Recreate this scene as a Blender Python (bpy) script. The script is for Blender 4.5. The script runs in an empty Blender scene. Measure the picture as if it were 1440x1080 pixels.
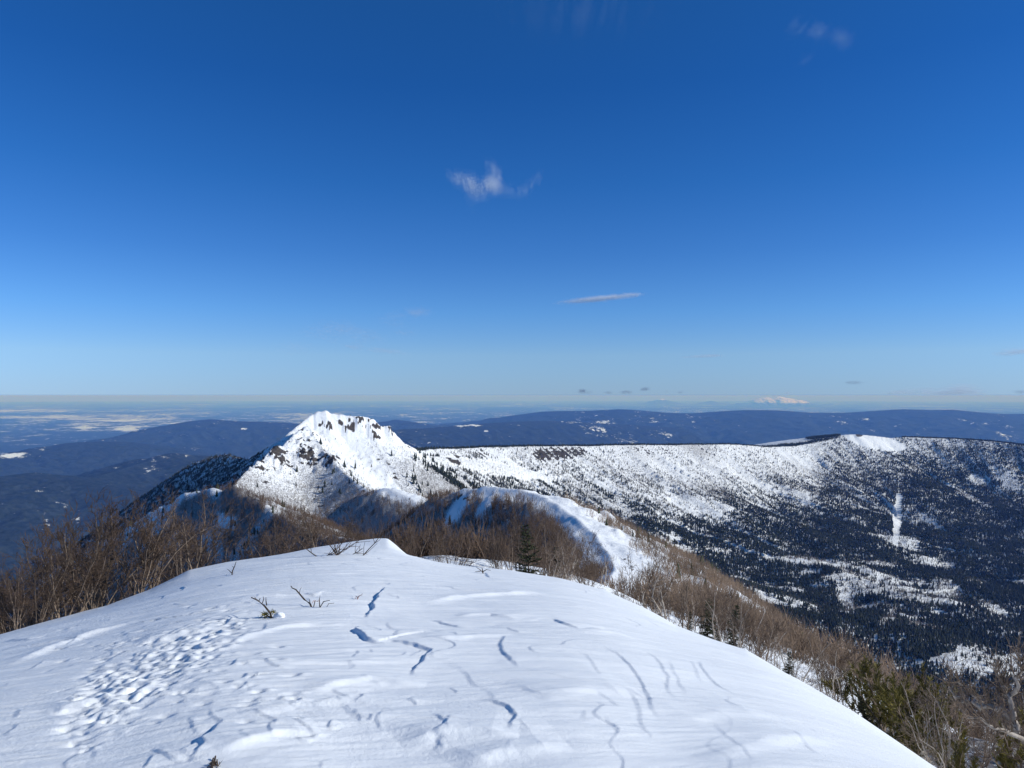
import bpy, math, random
import numpy as np
from mathutils import Vector

rng = np.random.default_rng(7)
random.seed(7)
S = bpy.context.scene
COL = S.collection
R = math.radians

# ------------------------------------------------------------------ camera
F = 1067.0                      # focal length in photo pixels (1440 wide)
EYE = 556.0                     # image row of the eye level
PITCH = math.atan((EYE - 540.0) / F)
CP, SP = math.cos(PITCH), math.sin(PITCH)


def at(px, py, d):
    """photo pixel + forward distance -> point in the world (camera at 0,0,0, looking along +Y)"""
    u = (540.0 - py) / F
    k = d / (CP - u * SP)
    return ((px - 720.0) / F * k, d, (SP + u * CP) * k)


def to_px(x, y, z):
    yc = y * CP + z * SP
    zc = -y * SP + z * CP
    yc = np.maximum(yc, 0.01)
    return 720 + F * x / yc, 540 - F * zc / yc


# ------------------------------------------------------------------ noise
def _h(ix, iy, seed):
    n = (ix.astype(np.int64) * 374761393 + iy.astype(np.int64) * 668265263 + seed * 982451653) & 0xFFFFFFFF
    n = ((n ^ (n >> 13)) * 1274126177) & 0xFFFFFFFF
    n = ((n ^ (n >> 16)) * 2246822519) & 0xFFFFFFFF
    return (n ^ (n >> 15)) & 0xFFFF


_G = np.array([(math.cos(k / 65536 * 2 * math.pi), math.sin(k / 65536 * 2 * math.pi)) for k in range(65536)])


def perlin(x, y, seed=0):
    x = np.asarray(x, float); y = np.asarray(y, float)
    ix = np.floor(x); iy = np.floor(y)
    fx = x - ix; fy = y - iy
    u = fx * fx * fx * (fx * (fx * 6 - 15) + 10); v = fy * fy * fy * (fy * (fy * 6 - 15) + 10)
    def g(a, b):
        q = _G[_h(ix + a, iy + b, seed)]
        return q[..., 0] * (fx - a) + q[..., 1] * (fy - b)
    a = g(0, 0) * (1 - u) + g(1, 0) * u
    b = g(0, 1) * (1 - u) + g(1, 1) * u
    return (a * (1 - v) + b * v) * 1.5


def fbm(x, y, octv=4, seed=0, gain=0.5, ridged=False):
    s = 0; a = 1; t = 0
    for o in range(octv):
        n = perlin(x * 2 ** o + 17.3 * o, y * 2 ** o - 9.1 * o, seed + o)
        if ridged:
            n = 1 - 2 * np.abs(n)
        s = s + a * n; t += a; a *= gain
    return s / t


def sstep(a, b, x):
    t = np.clip((x - a) / (b - a), 0, 1)
    return t * t * (3 - 2 * t)


# ------------------------------------------------------------------ mesh helpers
def raw_mesh(name, V, Fc, mat, smooth=True, parent=None, attrs=None):
    me = bpy.data.meshes.new(name)
    V = np.ascontiguousarray(V, dtype=np.float32)
    Fc = np.ascontiguousarray(Fc, dtype=np.int32)
    k = Fc.shape[1]
    me.vertices.add(len(V)); me.vertices.foreach_set('co', V.ravel())
    me.loops.add(Fc.size); me.loops.foreach_set('vertex_index', Fc.ravel())
    me.polygons.add(len(Fc))
    me.polygons.foreach_set('loop_start', np.arange(0, Fc.size, k, dtype=np.int32))
    me.polygons.foreach_set('use_smooth', np.full(len(Fc), smooth))
    me.update(calc_edges=True)
    for an, av in (attrs or {}).items():
        at_ = me.attributes.new(an, 'FLOAT', 'POINT')
        at_.data.foreach_set('value', np.ascontiguousarray(av, dtype=np.float32))
    me.materials.append(mat)
    o = bpy.data.objects.new(name, me)
    COL.objects.link(o)
    if parent:
        o.parent = parent
    return o


def grid_faces(na, nr):
    i = np.arange(na - 1)[:, None] * nr + np.arange(nr - 1)[None, :]
    i = i.ravel()
    return np.stack([i, i + nr, i + nr + 1, i + 1], 1)


def polar(a0, a1, na, r0, r1, nr):
    az = np.radians(np.linspace(a0, a1, na)); r = np.geomspace(r0, r1, nr)
    A, RR = np.meshgrid(az, r, indexing='ij')
    return (np.sin(A) * RR).ravel(), (np.cos(A) * RR).ravel()


def tag(o, label=None, cat=None, group=None, kind=None):
    if label: o['label'] = label
    if cat: o['category'] = cat
    if group: o['group'] = group
    if kind: o['kind'] = kind
    return o


def empty(name, loc, rz=0.0, sc=1.0):
    o = bpy.data.objects.new(name, None)
    o.empty_display_size = 0.2
    COL.objects.link(o)
    o.location = loc; o.rotation_euler = (0, 0, rz); o.scale = (sc, sc, sc)
    return o


# ------------------------------------------------------------------ materials
class NT:
    def __init__(self, name):
        self.m = bpy.data.materials.new(name); self.m.use_nodes = True
        self.t = self.m.node_tree; self.t.nodes.clear()
        self.out = self.t.nodes.new('ShaderNodeOutputMaterial')

    def n(self, typ, **kw):
        nd = self.t.nodes.new('ShaderNode' + typ)
        for k, v in kw.items():
            if k.startswith('i_'):
                nd.inputs[k[2:].replace('_', ' ')].default_value = v
            else:
                setattr(nd, k, v)
        return nd

    def l(self, a, b):
        self.t.links.new(a, b)

    def math(self, op, a, b=None, clamp=False):
        nd = self.n('Math', operation=op); nd.use_clamp = clamp
        for i, x in enumerate((a, b)):
            if x is None: continue
            if isinstance(x, (int, float)): nd.inputs[i].default_value = x
            else: self.l(x, nd.inputs[i])
        return nd.outputs[0]

    def noise(self, scale, detail=4, rough=0.55, vec=None, dist=0.0):
        nd = self.n('TexNoise'); nd.inputs['Scale'].default_value = scale
        nd.inputs['Detail'].default_value = detail; nd.inputs['Roughness'].default_value = rough
        nd.inputs['Distortion'].default_value = dist
        if vec is None:
            vec = self.geo()
        self.l(vec, nd.inputs['Vector'])
        return nd.outputs['Fac']

    def geo(self):
        if not hasattr(self, '_g'):
            self._g = self.n('NewGeometry')
        return self._g.outputs['Position']

    def mapping(self, vec, scale=(1, 1, 1), rot=(0, 0, 0)):
        mp = self.n('Mapping'); mp.inputs['Scale'].default_value = scale; mp.inputs['Rotation'].default_value = rot
        self.l(vec, mp.inputs['Vector'])
        return mp.outputs[0]

    def ramp(self, fac, stops):
        nd = self.n('ValToRGB'); e = nd.color_ramp.elements
        while len(e) < len(stops): e.new(0.5)
        for el, (p, c) in zip(e, stops):
            el.position = p; el.color = tuple(c) + (1,) if len(c) == 3 else c
        self.l(fac, nd.inputs[0])
        return nd.outputs[0]

    def rng(self, fac, a, b):
        nd = self.n('MapRange'); nd.interpolation_type = 'SMOOTHSTEP'
        nd.inputs['From Min'].default_value = a; nd.inputs['From Max'].default_value = b
        self.l(fac, nd.inputs['Value'])
        return nd.outputs[0]

    def mix(self, fac, a, b):
        nd = self.n('Mix', data_type='RGBA')
        if isinstance(fac, (int, float)): nd.inputs[0].default_value = fac
        else: self.l(fac, nd.inputs[0])
        for i, x in ((6, a), (7, b)):
            if isinstance(x, tuple): nd.inputs[i].default_value = x + (1,)
            else: self.l(x, nd.inputs[i])
        return nd.outputs[2]

    def bump(self, h, strength, dist):
        nd = self.n('Bump'); nd.inputs['Strength'].default_value = strength; nd.inputs['Distance'].default_value = dist
        self.l(h, nd.inputs['Height'])
        return nd.outputs[0]

    def done(self, col, rough=0.7, normal=None, spec=0.3):
        b = self.n('BsdfPrincipled')
        if isinstance(col, tuple): b.inputs['Base Color'].default_value = col + (1,)
        else: self.l(col, b.inputs['Base Color'])
        if isinstance(rough, float): b.inputs['Roughness'].default_value = rough
        else: self.l(rough, b.inputs['Roughness'])
        b.inputs['Specular IOR Level'].default_value = spec
        if normal is not None: self.l(normal, b.inputs['Normal'])
        self.l(b.outputs[0], self.out.inputs['Surface'])
        return self.m

    def attr(self, name):
        nd = self.n('Attribute'); nd.attribute_name = name
        return nd.outputs['Fac']


SNOW = (0.86, 0.87, 0.89)


def mat_snow_near():
    t = NT('wind_packed_snow')
    p = t.geo()
    n1 = t.noise(1.3, 3, 0.5)
    st = t.noise(1.0, 6, 0.68, t.mapping(p, (3.0, 9.0, 5.0), (0, 0, R(-17))), .6)
    gr = t.noise(170.0, 3, 0.7)
    g2 = t.noise(32.0, 4, 0.65)
    col = t.mix(n1, (0.84, 0.86, 0.885), (0.885, 0.89, 0.90))
    br = t.rng(t.noise(0.8, 2, 0.5), .4, .65)
    h = t.math('ADD', t.math('MULTIPLY', gr, 0.26), t.math('ADD', t.math('MULTIPLY', st, t.math('ADD', t.math('MULTIPLY', br, .4), .03)), t.math('MULTIPLY', g2, t.math('ADD', t.math('MULTIPLY', br, .5), .15))))
    return t.done(col, t.math('ADD', t.math('MULTIPLY', st, 0.25), 0.42), t.bump(h, 0.55, 0.018), 0.35)


def mat_ridge():
    t = NT('ridge_snow_and_rock')
    p = t.geo()
    rk = t.attr('rock')
    n1 = t.noise(0.35, 6, 0.7); n2 = t.noise(2.2, 5, 0.7)
    rock = t.ramp(n2, [(0.3, (0.06, 0.05, 0.045)), (0.6, (0.17, 0.145, 0.125)), (0.8, (0.28, 0.25, 0.22))])
    m = t.rng(t.math('ADD', rk, t.math('MULTIPLY', n2, 0.9)), .8, .98)
    sc = t.attr('scrub')
    n3 = t.noise(4.5, 4, 0.75)
    sk = t.rng(t.math('ADD', n3, t.math('MULTIPLY', sc, .22)), .60, .70)
    col = t.mix(m, t.mix(t.math('MULTIPLY', sk, .85), SNOW, (.075, .052, .04)), rock)
    h = t.math('ADD', t.math('MULTIPLY', n1, 1.0), t.math('MULTIPLY', n2, t.math('ADD', t.math('MULTIPLY', m, 1.0), 0.15)))
    return t.done(col, 0.7, t.bump(h, 0.6, 1.0), 0.2)


def mat_slope(name, sc, speck, thr):
    """big snow slopes: snow, rock bands where the attribute says so, thin ground scrub as speckle"""
    t = NT(name)
    rk = t.attr('rock'); sc_ = t.attr('scrub')
    n1 = t.noise(0.09 * sc, 6, 0.72); n2 = t.noise(0.45 * sc, 4, 0.75)
    rock = t.ramp(n2, [(0.35, (0.022, 0.019, 0.018)), (0.55, (0.075, 0.064, 0.056)), (0.75, (0.17, 0.15, 0.135))])
    m = t.rng(t.math('ADD', rk, t.math('MULTIPLY', n2, 0.9)), .8, .98)
    s = t.rng(t.math('ADD', t.math('MULTIPLY', sc_, 0.5), n2), thr, thr + 0.12)
    base = t.mix(t.math('MULTIPLY', s, speck), SNOW, (0.13, 0.11, 0.10))
    col = t.mix(m, base, rock)
    h = t.math('ADD', n1, t.math('MULTIPLY', n2, 0.4))
    return t.done(col, 0.75, t.bump(h, 0.5, 4.0 / sc), 0.15)


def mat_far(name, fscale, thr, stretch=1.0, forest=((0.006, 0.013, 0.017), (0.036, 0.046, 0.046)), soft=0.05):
    """distant wooded land with fields and clearings under snow"""
    t = NT(name)
    p = t.geo()
    v = t.mapping(p, (1.0, 1.0 / stretch, 1.0))
    op = t.attr('open')
    big = t.noise(fscale, 3, 0.6, v, 0.6)
    mid = t.noise(fscale * 5, 6, 0.7, v)
    fine = t.noise(fscale * 40, 5, 0.75)
    f = t.mix(t.rng(fine, 0.3, 0.7), forest[0], forest[1])
    sm = t.noise(fscale * 14, 5, 0.7, v, 1.2)
    m = t.math('ADD', t.math('ADD', t.math('MULTIPLY', big, 0.25), t.math('ADD', t.math('MULTIPLY', mid, 0.35), t.math('MULTIPLY', sm, .4))), t.math('ADD', t.math('MULTIPLY', op, .62), t.math('MULTIPLY', fine, 0.2)))
    k = t.rng(m, thr, thr + soft)
    col = t.mix(k, f, (0.82, 0.83, 0.85))
    h = t.math('ADD', t.math('MULTIPLY', mid, 1.0), t.math('MULTIPLY', fine, 0.35))
    return t.done(col, 0.9, t.bump(h, 0.7, 0.02 / fscale), 0.05)


def mat_bark(name, a, b, sc=14.0):
    t = NT(name)
    co = t.n('TexCoord').outputs['Object']
    oi = t.n('ObjectInfo').outputs['Random']
    n = t.noise(sc, 5, 0.7, t.mapping(co, (1, 1, 0.35)))
    col = t.mix(t.rng(n, 0.3, 0.7), a, b)
    hs = t.n('HueSaturation'); t.l(col, hs.inputs['Color'])
    t.l(t.math('ADD', t.math('MULTIPLY', oi, 0.5), 0.75), hs.inputs['Value'])
    return t.done(hs.outputs[0], 0.75, t.bump(n, 0.5, 0.02), 0.25)


def mat_plain(name, a, b, sc, rough=0.8):
    t = NT(name)
    n = t.noise(sc, 4, 0.7)
    return t.done(t.mix(t.rng(n, 0.3, 0.7), a, b), rough, None, 0.2)


M_SNOW = mat_snow_near()
M_RIDGE = mat_ridge()
M_PEAK = mat_slope('peak_snow_and_rock', 2.2, 0.75, 0.69)
M_WALL = mat_slope('escarpment_snow', 1.0, 0.7, 0.68)
M_PLAIN = mat_far('wooded_plain', 1 / 5000.0, 0.63, 2.0)
M_HILL = mat_far('wooded_hill', 1 / 1500.0, 0.672, 1.3)
M_RANGE = mat_far('wooded_range', 1 / 2600.0, 0.682, 1.0)
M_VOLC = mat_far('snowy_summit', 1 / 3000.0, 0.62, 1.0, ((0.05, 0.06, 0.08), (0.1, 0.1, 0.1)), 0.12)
M_STEM = mat_bark('pale_birch_bark', (0.09, 0.064, 0.047), (0.27, 0.205, 0.155))
M_STEM_W = mat_bark('silvery_birch_bark', (0.26, 0.21, 0.17), (0.55, 0.48, 0.41))
M_TWIG = mat_bark('brown_twig', (0.06, 0.039, 0.028), (0.145, 0.096, 0.067), 6.0)
M_TWIG_P = mat_bark('tan_twig', (0.14, 0.10, 0.072), (0.27, 0.20, 0.15), 6.0)
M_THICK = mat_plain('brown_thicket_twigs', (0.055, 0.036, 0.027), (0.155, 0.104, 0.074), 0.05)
M_THICK_LIT = mat_plain('sunlit_thicket_twigs', (0.085, 0.057, 0.039), (0.29, 0.205, 0.145), 0.12)  # lighter copy of the thicket brown: sunlight put into the twig colour
M_BARE = mat_plain('bare_wood', (0.06, 0.048, 0.04), (0.17, 0.14, 0.12), 0.01)
M_NEEDLE = mat_bark('olive_needles', (0.06, 0.058, 0.013), (0.22, 0.175, 0.04), 5.0)
M_NEEDLE_D = mat_bark('dark_needles', (0.014, 0.022, 0.012), (0.06, 0.065, 0.028), 5.0)
M_CONIF = mat_plain('conifer_needles', (0.010, 0.017, 0.014), (0.038, 0.047, 0.034), 0.02)
M_DEAD = mat_bark('dark_dead_wood', (0.03, 0.02, 0.016), (0.10, 0.07, 0.05), 30.0)
M_RUST = mat_bark('rusty_leaf', (0.22, 0.08, 0.05), (0.36, 0.17, 0.11), 30.0)

# ------------------------------------------------------------------ snow dome the camera stands on
EDGE = [(-200, 962, 11), (0, 892, 13), (80, 870, 14), (150, 852, 15), (210, 830, 16), (240, 815, 16.6), (265, 802, 17),
        (320, 791, 18), (390, 781, 19), (440, 771, 21), (490, 763, 22), (530, 757.5, 23), (545, 757.5, 23), (556, 766, 22.4), (575, 783, 20.5), (610, 792, 19.6),
        (640, 796, 19), (720, 803, 18), (790, 814, 17), (850, 830, 16), (900, 852, 15), (950, 880, 14), (1000, 898, 13),
        (1050, 914, 12), (1100, 944, 11), (1200, 1001, 9.5), (1310, 1075, 8), (1400, 1130, 7), (1600, 1260, 6)]
ez, es, ed = [], [], []
for px, py, D in EDGE:
    x, y, z = at(px, py, 10.0)
    ez.append(math.atan2(x, y)); es.append(z / math.hypot(x, y)); ed.append(D)
for deg, s, D in ((-60, -.34, 10), (-90, -.34, 10), (-135, -.26, 12), (-179.9, -.2, 14), (60, -.6, 6), (90, -.58, 6), (135, -.35, 9), (179.9, -.2, 14)):
    ez.append(R(deg)); es.append(s); ed.append(D)
o_ = np.argsort(ez); ez = np.array(ez)[o_]; es = np.array(es)[o_]; ed = np.array(ed)[o_]
_az = np.linspace(-math.pi, math.pi, 14401)
def _sm(v, k):
    w = np.hanning(2 * k + 1); w /= w.sum()
    return np.convolve(np.pad(v, k, mode='edge'), w, 'valid')
_ts = _sm(np.interp(_az, ez, es), 12)
_tw = _sm(np.interp(_az, ez, es), 330)         # the same rim smoothed over some 10 degrees: the body of the dome
_td = _sm(np.interp(_az, ez, ed), 260)
H0 = 1.75


def dome(x, y):
    r = np.hypot(x, y); a = np.arctan2(x, y)
    s = np.interp(a, _az, _ts); D = np.interp(a, _az, _td)
    sw = np.interp(a, _az, _tw); sw = sw + (s - sw) * sstep(.72, 1.0, r / D)
    zin = sw * r - H0 * (1 - r / D) ** 2
    q = np.maximum(r - D, 0)
    c = .022 - .016 * sstep(.05, .22, a)
    fall = np.where(q < 14, c * q * q, c * 196 + c * 28 * (q - 14))
    return np.where(r < D, zin, s * r - fall)


def dome_hit(px, py):
    """ground point of the smooth dome under a photo pixel"""
    x, y, z = at(px, py, 10.0)
    a = math.atan2(x, y); sl = z / math.hypot(x, y)
    s = float(np.interp(a, _az, _tw)); D = float(np.interp(a, _az, _td))
    k = max(s - sl, 0.0) * D
    # k u = H0 (1-u)^2
    b = 2 * H0 + k
    u = (b - math.sqrt(max(b * b - 4 * H0 * H0, 0))) / (2 * H0)
    r = u * D
    return np.array([math.sin(a) * r, math.cos(a) * r])


# ledges in the wind crust: (pixel polyline, step height m, taper m); high side is to the right of the drawing direction
LEDGES = [
    ([(541, 827), (531, 838), (524, 850), (514, 868)], .13, 1.2),
    ([(505, 880), (497, 886), (512, 900), (530, 906), (545, 908)], .12, .9),
    ([(536, 900), (560, 906), (585, 911), (604, 918), (590, 935), (574, 953)], .09, .9),
    ([(606, 871), (625, 878), (655, 885)], .06, .7),
    ([(690, 882), (712, 884), (729, 891)], .04, .5),
    ([(777, 871), (790, 877), (815, 885)], .07, .6),
    ([(834, 884), (850, 889), (868, 890)], .07, .5),
    ([(709, 896), (702, 910), (708, 924), (722, 935), (726, 941)], .055, .6),
    ([(668, 984), (690, 988), (712, 997), (722, 1008), (712, 1032)], .06, .6),
    ([(845, 908), (868, 922), (890, 945), (905, 970), (912, 990), (918, 1008), (928, 1020)], .045, .8),
    ([(805, 915), (825, 925), (838, 945), (842, 955)], .022, .6),
    ([(902, 915), (925, 930), (936, 955), (938, 970), (948, 990)], .035, .6),
    ([(940, 930), (946, 948), (955, 965), (965, 985)], .025, .5),
    ([(972, 930), (980, 950), (984, 962)], .02, .5),
    ([(981, 930), (992, 948), (1010, 966), (1035, 978)], .035, .7),
    ([(882, 972), (895, 990), (898, 1015), (908, 1030)], .03, .5),
    ([(838, 975), (855, 985), (870, 998)], .025, .5),
    ([(850, 1010), (862, 1022), (870, 1032)], .02, .4),
    ([(302, 1016), (312, 1019), (296, 1032), (275, 1045), (280, 1052), (262, 1072)], .06, .6),
    ([(605, 1036), (622, 1042), (608, 1056)], .035, .4),
    ([(330, 930), (326, 938), (330, 942)], .05, .35),
    ([(342, 950), (340, 957), (346, 958)], .05, .35),
    ([(466, 983), (448, 987), (436, 988)], .035, .4),
    ([(408, 986), (412, 990), (404, 992)], .04, .3),
    ([(20, 1003), (17, 1010), (22, 1014)], .045, .3),
    ([(160, 1030), (172, 1034), (182, 1033)], .03, .3),
    ([(1000, 1020), (1020, 1040), (1045, 1055), (1060, 1075)], .02, .6),
    ([(1110, 1030), (1130, 1050), (1150, 1062)], .018, .6),
    ([(490, 932), (497, 940), (488, 945)], .03, .4),
    ([(0, 905), (20, 903), (46, 900)], .05, .5),
    ([(252, 826), (258, 829), (254, 832)], .05, .5),
    ([(346, 838), (372, 838), (404, 837)], .06, .5),
    ([(424, 836), (440, 838), (452, 838)], .06, .5),
    ([(680, 805), (686, 812), (690, 813)], .06, .8),
    ([(1024, 904), (1036, 908), (1042, 914)], .06, .4),
]


def dome_relief(x, y):
    ca, sa = math.cos(R(17)), math.sin(R(17))
    a = x * ca + y * sa; b = -x * sa + y * ca            # a along the wind streaks
    wob = 0.25 * perlin(a * .5, b * .5, 3)
    left = sstep(4.5, -2.5, x - 0.1 * y)                  # rougher crust on the windward side
    big = 0.045 * fbm(a * .16, b * .42 + wob, 3, 11)
    st = fbm(a * .55, b * 3.2 + wob * 2, 4, 21, 0.55)
    st2 = fbm(a * 1.6, b * 9.0 + wob * 3, 3, 31, 0.6, ridged=True)
    ter = a * .75 + 1.3 * perlin(a * .35, b * .6, 41) + .4 * perlin(a * 1.6, b * 2.2, 43)
    saw = ter - np.floor(ter)                              # low terraces: long rise, short drop
    mask = sstep(.05, .45, perlin(a * .3, b * .9, 47))
    saw = .5 - np.where(saw < .95, saw / .95, (1 - saw) / .05)
    h = big + st * (.003 + .022 * left) + st2 * (.0008 + .006 * left) + saw * mask * .010 * left
    # crescent of bright scoured drift lines
    h += .02 * sstep(.1, .75, perlin(a * .22 + 5, b * 1.1 + wob, 51)) * (1 - .5 * left)
    return h


def poly_sd(X, Y, P, ends=0.35):
    """signed distance to a polyline (positive right of it) and a fade along its ends"""
    best = np.full(X.shape, 1e9); sgn = np.ones_like(X); T = np.zeros_like(X)
    L = 0; lens = [float(np.linalg.norm(P[i + 1] - P[i])) for i in range(len(P) - 1)]; tot = sum(lens)
    for i in range(len(P) - 1):
        ax, ay = P[i]; bx, by = P[i + 1]; dx, dy = bx - ax, by - ay; q = dx * dx + dy * dy + 1e-9
        t = np.clip(((X - ax) * dx + (Y - ay) * dy) / q, 0, 1)
        d = np.hypot(X - ax - t * dx, Y - ay - t * dy)
        c = dx * (Y - ay) - dy * (X - ax)
        m = d < best
        best = np.where(m, d, best); sgn = np.where(m, np.where(c < 0, 1.0, -1.0), sgn); T = np.where(m, (L + t * lens[i]) / tot, T)
        L += lens[i]
    return best * sgn, np.clip(np.minimum(T, 1 - T) / 0.22, 0, 1)


def build_snow():
    na = 1180
    az = np.radians(np.concatenate([np.linspace(-180, -42, 60)[:-1], np.linspace(-42, 42, na), np.linspace(42, 180, 60)[1:]]))
    u = np.concatenate([np.linspace(0.02, 0.12, 12)[:-1], np.geomspace(0.12, 1.0, 760), 1.0 + np.geomspace(0.012, 2.6, 60)])
    A, U = np.meshgrid(az, u, indexing='ij')
    D = np.interp(A, _az, _td)
    rr = U * D
    X = np.sin(A) * rr; Y = np.cos(A) * rr
    Z = dome(X, Y)
    fade = sstep(1.02, .93, U) * .85 + .15
    H = dome_relief(X, Y)
    for pl, hgt, tap in LEDGES:
        P = [dome_hit(*p) for p in pl]
        P = np.array(P)
        lo = P.min(0) - 2.2 * tap; hi = P.max(0) + 2.2 * tap
        m = np.where((X > lo[0]) & (X < hi[0]) & (Y > lo[1]) & (Y < hi[1]))
        if len(m[0]) == 0: continue
        x = X[m]; y = Y[m]
        jx = .025 * perlin(x * 3, y * 3, 61) + .008 * perlin(x * 13, y * 13, 62); jy = .025 * perlin(x * 3, y * 3, 63) + .008 * perlin(x * 13, y * 13, 64)
        # the scarp faces away from the wind and the sun: the high side is the sunny one
        c = P[-1] - P[0]
        if c[1] * .97 + c[0] * .24 < 0: P = P[::-1]
        sd, f = poly_sd(x + jx, y + jy, P)
        hi_side = sd
        step = sstep(-.015, .03, hi_side)
        dh = (.19 if hgt < .05 else .26) * hgt * f * (step * np.exp(-np.maximum(hi_side, 0) / (tap * .5)) - .35 * np.exp(-np.abs(np.minimum(hi_side, 0)) / .12) * (1 - step))
        H[m] += dh
    # long low drift ridges drawn out by the wind
    for pl, hgt, wd in [([(590, 850), (640, 844), (690, 838), (735, 836), (770, 838)], .035, .16), ([(0, 940), (60, 915), (120, 893), (195, 872)], .035, .14), ([(185, 906), (240, 894), (305, 880)], .03, .12),
                        ([(600, 905), (660, 898), (720, 892)], .02, .1), ([(640, 868), (690, 866), (730, 872)], .025, .1), ([(430, 975), (520, 955), (600, 962)], .025, .12), ([(300, 1062), (380, 1040), (450, 1034)], .025, .1),
                        ([(560, 1046), (640, 1034), (730, 1038)], .03, .14), ([(640, 1078), (720, 1052), (800, 1046)], .03, .14), ([(60, 1010), (150, 985), (240, 960)], .02, .1), ([(320, 905), (390, 885), (450, 876)], .02, .1),
                        ([(930, 1010), (1010, 1002), (1090, 1010)], .02, .2), ([(760, 985), (830, 972), (900, 978)], .02, .2), ([(980, 1066), (1080, 1040), (1180, 1050)], .025, .18), ([(120, 838), (180, 826), (250, 812)], .03, .2)]:
        P = np.array([dome_hit(*q) for q in pl]); lo = P.min(0) - 5 * wd; hi = P.max(0) + 5 * wd
        m = np.where((X > lo[0]) & (X < hi[0]) & (Y > lo[1]) & (Y < hi[1]))
        if len(m[0]) == 0: continue
        x = X[m]; y = Y[m]
        sd, f = poly_sd(x, y + .10 * perlin(x * 1.1, y * 1.1, 81) + .03 * perlin(x * 5, y * 5, 82), P)
        H[m] += hgt * f * np.where(sd > 0, np.exp(-(sd / wd) ** 2 * 3), np.exp(-np.abs(sd) / (2.2 * wd)))
    g = np.random.default_rng(15)
    for k in range(75):
        lf = g.random() < .93
        px, py = (g.uniform(0, 640), g.uniform(835, 1075)) if lf else (g.uniform(560, 1150), g.uniform(850, 1070))
        c = dome_hit(px, py); L = g.uniform(.05, .2); tap = g.uniform(.15, .4)
        ang = R(17 + 90) + g.normal(0, .35); t = np.linspace(-1, 1, 6)
        P = np.stack([c[0] + np.cos(ang) * L * t + g.uniform(-.5, .5) * L * t * t, c[1] + np.sin(ang) * L * t], 1)
        m = np.where((np.abs(X - c[0]) < L + 2 * tap) & (np.abs(Y - c[1]) < L + 2 * tap))
        if len(m[0]) == 0: continue
        d = P[-1] - P[0]
        if d[1] * .97 + d[0] * .24 < 0: P = P[::-1]
        x = X[m]; y = Y[m]
        sd, f = poly_sd(x + .015 * perlin(x * 8, y * 8, 71), y + .015 * perlin(x * 8, y * 8, 72), P)
        step = sstep(-.012, .02, sd)
        H[m] += g.uniform(.004, .013) * (1 if lf else .4) * f * step * np.exp(-np.maximum(sd, 0) / (tap * .5))
    # pecked, pitted crust in a band across the windward side
    g = np.random.default_rng(5)
    for k in range(760):
        t = g.beta(1.3, 1.3); px = 92 + t * 250 + g.normal(0, 10); py = 1012 - t * 145 + g.normal(0, 22) * (1.15 - .7 * abs(t - .35))
        if g.random() < .12: px, py = g.uniform(60, 420), g.uniform(870, 1020)
        c = dome_hit(px, py); s = g.uniform(.02, .048)
        m = np.where((np.abs(X - c[0]) < 4 * s) & (np.abs(Y - c[1]) < 4 * s))
        if len(m[0]) == 0: continue
        ang = R(17) + g.normal(0, .3)
        dx = X[m] - c[0]; dy = Y[m] - c[1]
        p = (dx * math.cos(ang) + dy * math.sin(ang)) / (s * 1.5); q = (-dx * math.sin(ang) + dy * math.cos(ang)) / (s * .8)
        e = p * p + q * q
        H[m] += g.uniform(.004, .013) * (-np.exp(-e * 1.4) * 1.3 + .8 * np.exp(-((p - 1.1) ** 2 + q * q * .8) * 1.6))
    H *= fade
    Z = Z + H
    V = np.stack([X.ravel(), Y.ravel(), Z.ravel()], 1)
    Fc = grid_faces(len(az), len(u))
    ob = raw_mesh('snow_ground', V, Fc, M_SNOW)
    tag(ob, 'windblown white snow dome with carved crust ledges and shallow pits', None, None, 'structure')
    return A, U, Z


build_snow()

# ------------------------------------------------------------------ ridge machinery
def crest(pts, sub=3, rough=0.0, seed=1):
    P = np.array([at(*p) for p in pts]); out = []
    n = len(P)
    for i in range(n - 1):
        p0 = P[max(i - 1, 0)]; p1 = P[i]; p2 = P[i + 1]; p3 = P[min(i + 2, n - 1)]
        for k in range(sub):
            t = k / sub
            c = .5 * ((2 * p1) + (-p0 + p2) * t + (2 * p0 - 5 * p1 + 4 * p2 - p3) * t * t + (-p0 + 3 * p1 - 3 * p2 + p3) * t ** 3)
            out.append(.5 * c + .5 * (p1 * (1 - t) + p2 * t))
    out.append(P[-1]); out = np.array(out)
    if rough:
        g = np.random.default_rng(seed); out[:, 2] += g.normal(0, rough, len(out))
    return out


def ridge(X, Y, C, fl, fr, soft=None):
    """height of a ridge with crest C (fl, fr: drop as a function of the distance left and right of it);
    returns height, distance, side(+1 right), running length"""
    Z = np.full(X.shape, -1e9); Dd = np.zeros_like(X); Sd = np.zeros_like(X); T = np.zeros_like(X); L = 0.0
    for i in range(len(C) - 1):
        ax, ay, az = C[i]; bx, by, bz = C[i + 1]; dx, dy = bx - ax, by - ay; q = dx * dx + dy * dy + 1e-9
        t = np.clip(((X - ax) * dx + (Y - ay) * dy) / q, 0, 1)
        ex = X - ax - t * dx; ey = Y - ay - t * dy
        d = np.hypot(ex, ey); rgt = (dx * ey - dy * ex) < 0
        z = az + t * (bz - az) - np.where(rgt, fr(d), fl(d))
        m = z > Z
        Z = np.where(m, z, Z); Dd = np.where(m, d, Dd); Sd = np.where(m, np.where(rgt, 1.0, -1.0), Sd); T = np.where(m, L + t * math.sqrt(q), T)
        L += math.sqrt(q)
    return Z, Dd, Sd, T


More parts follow.
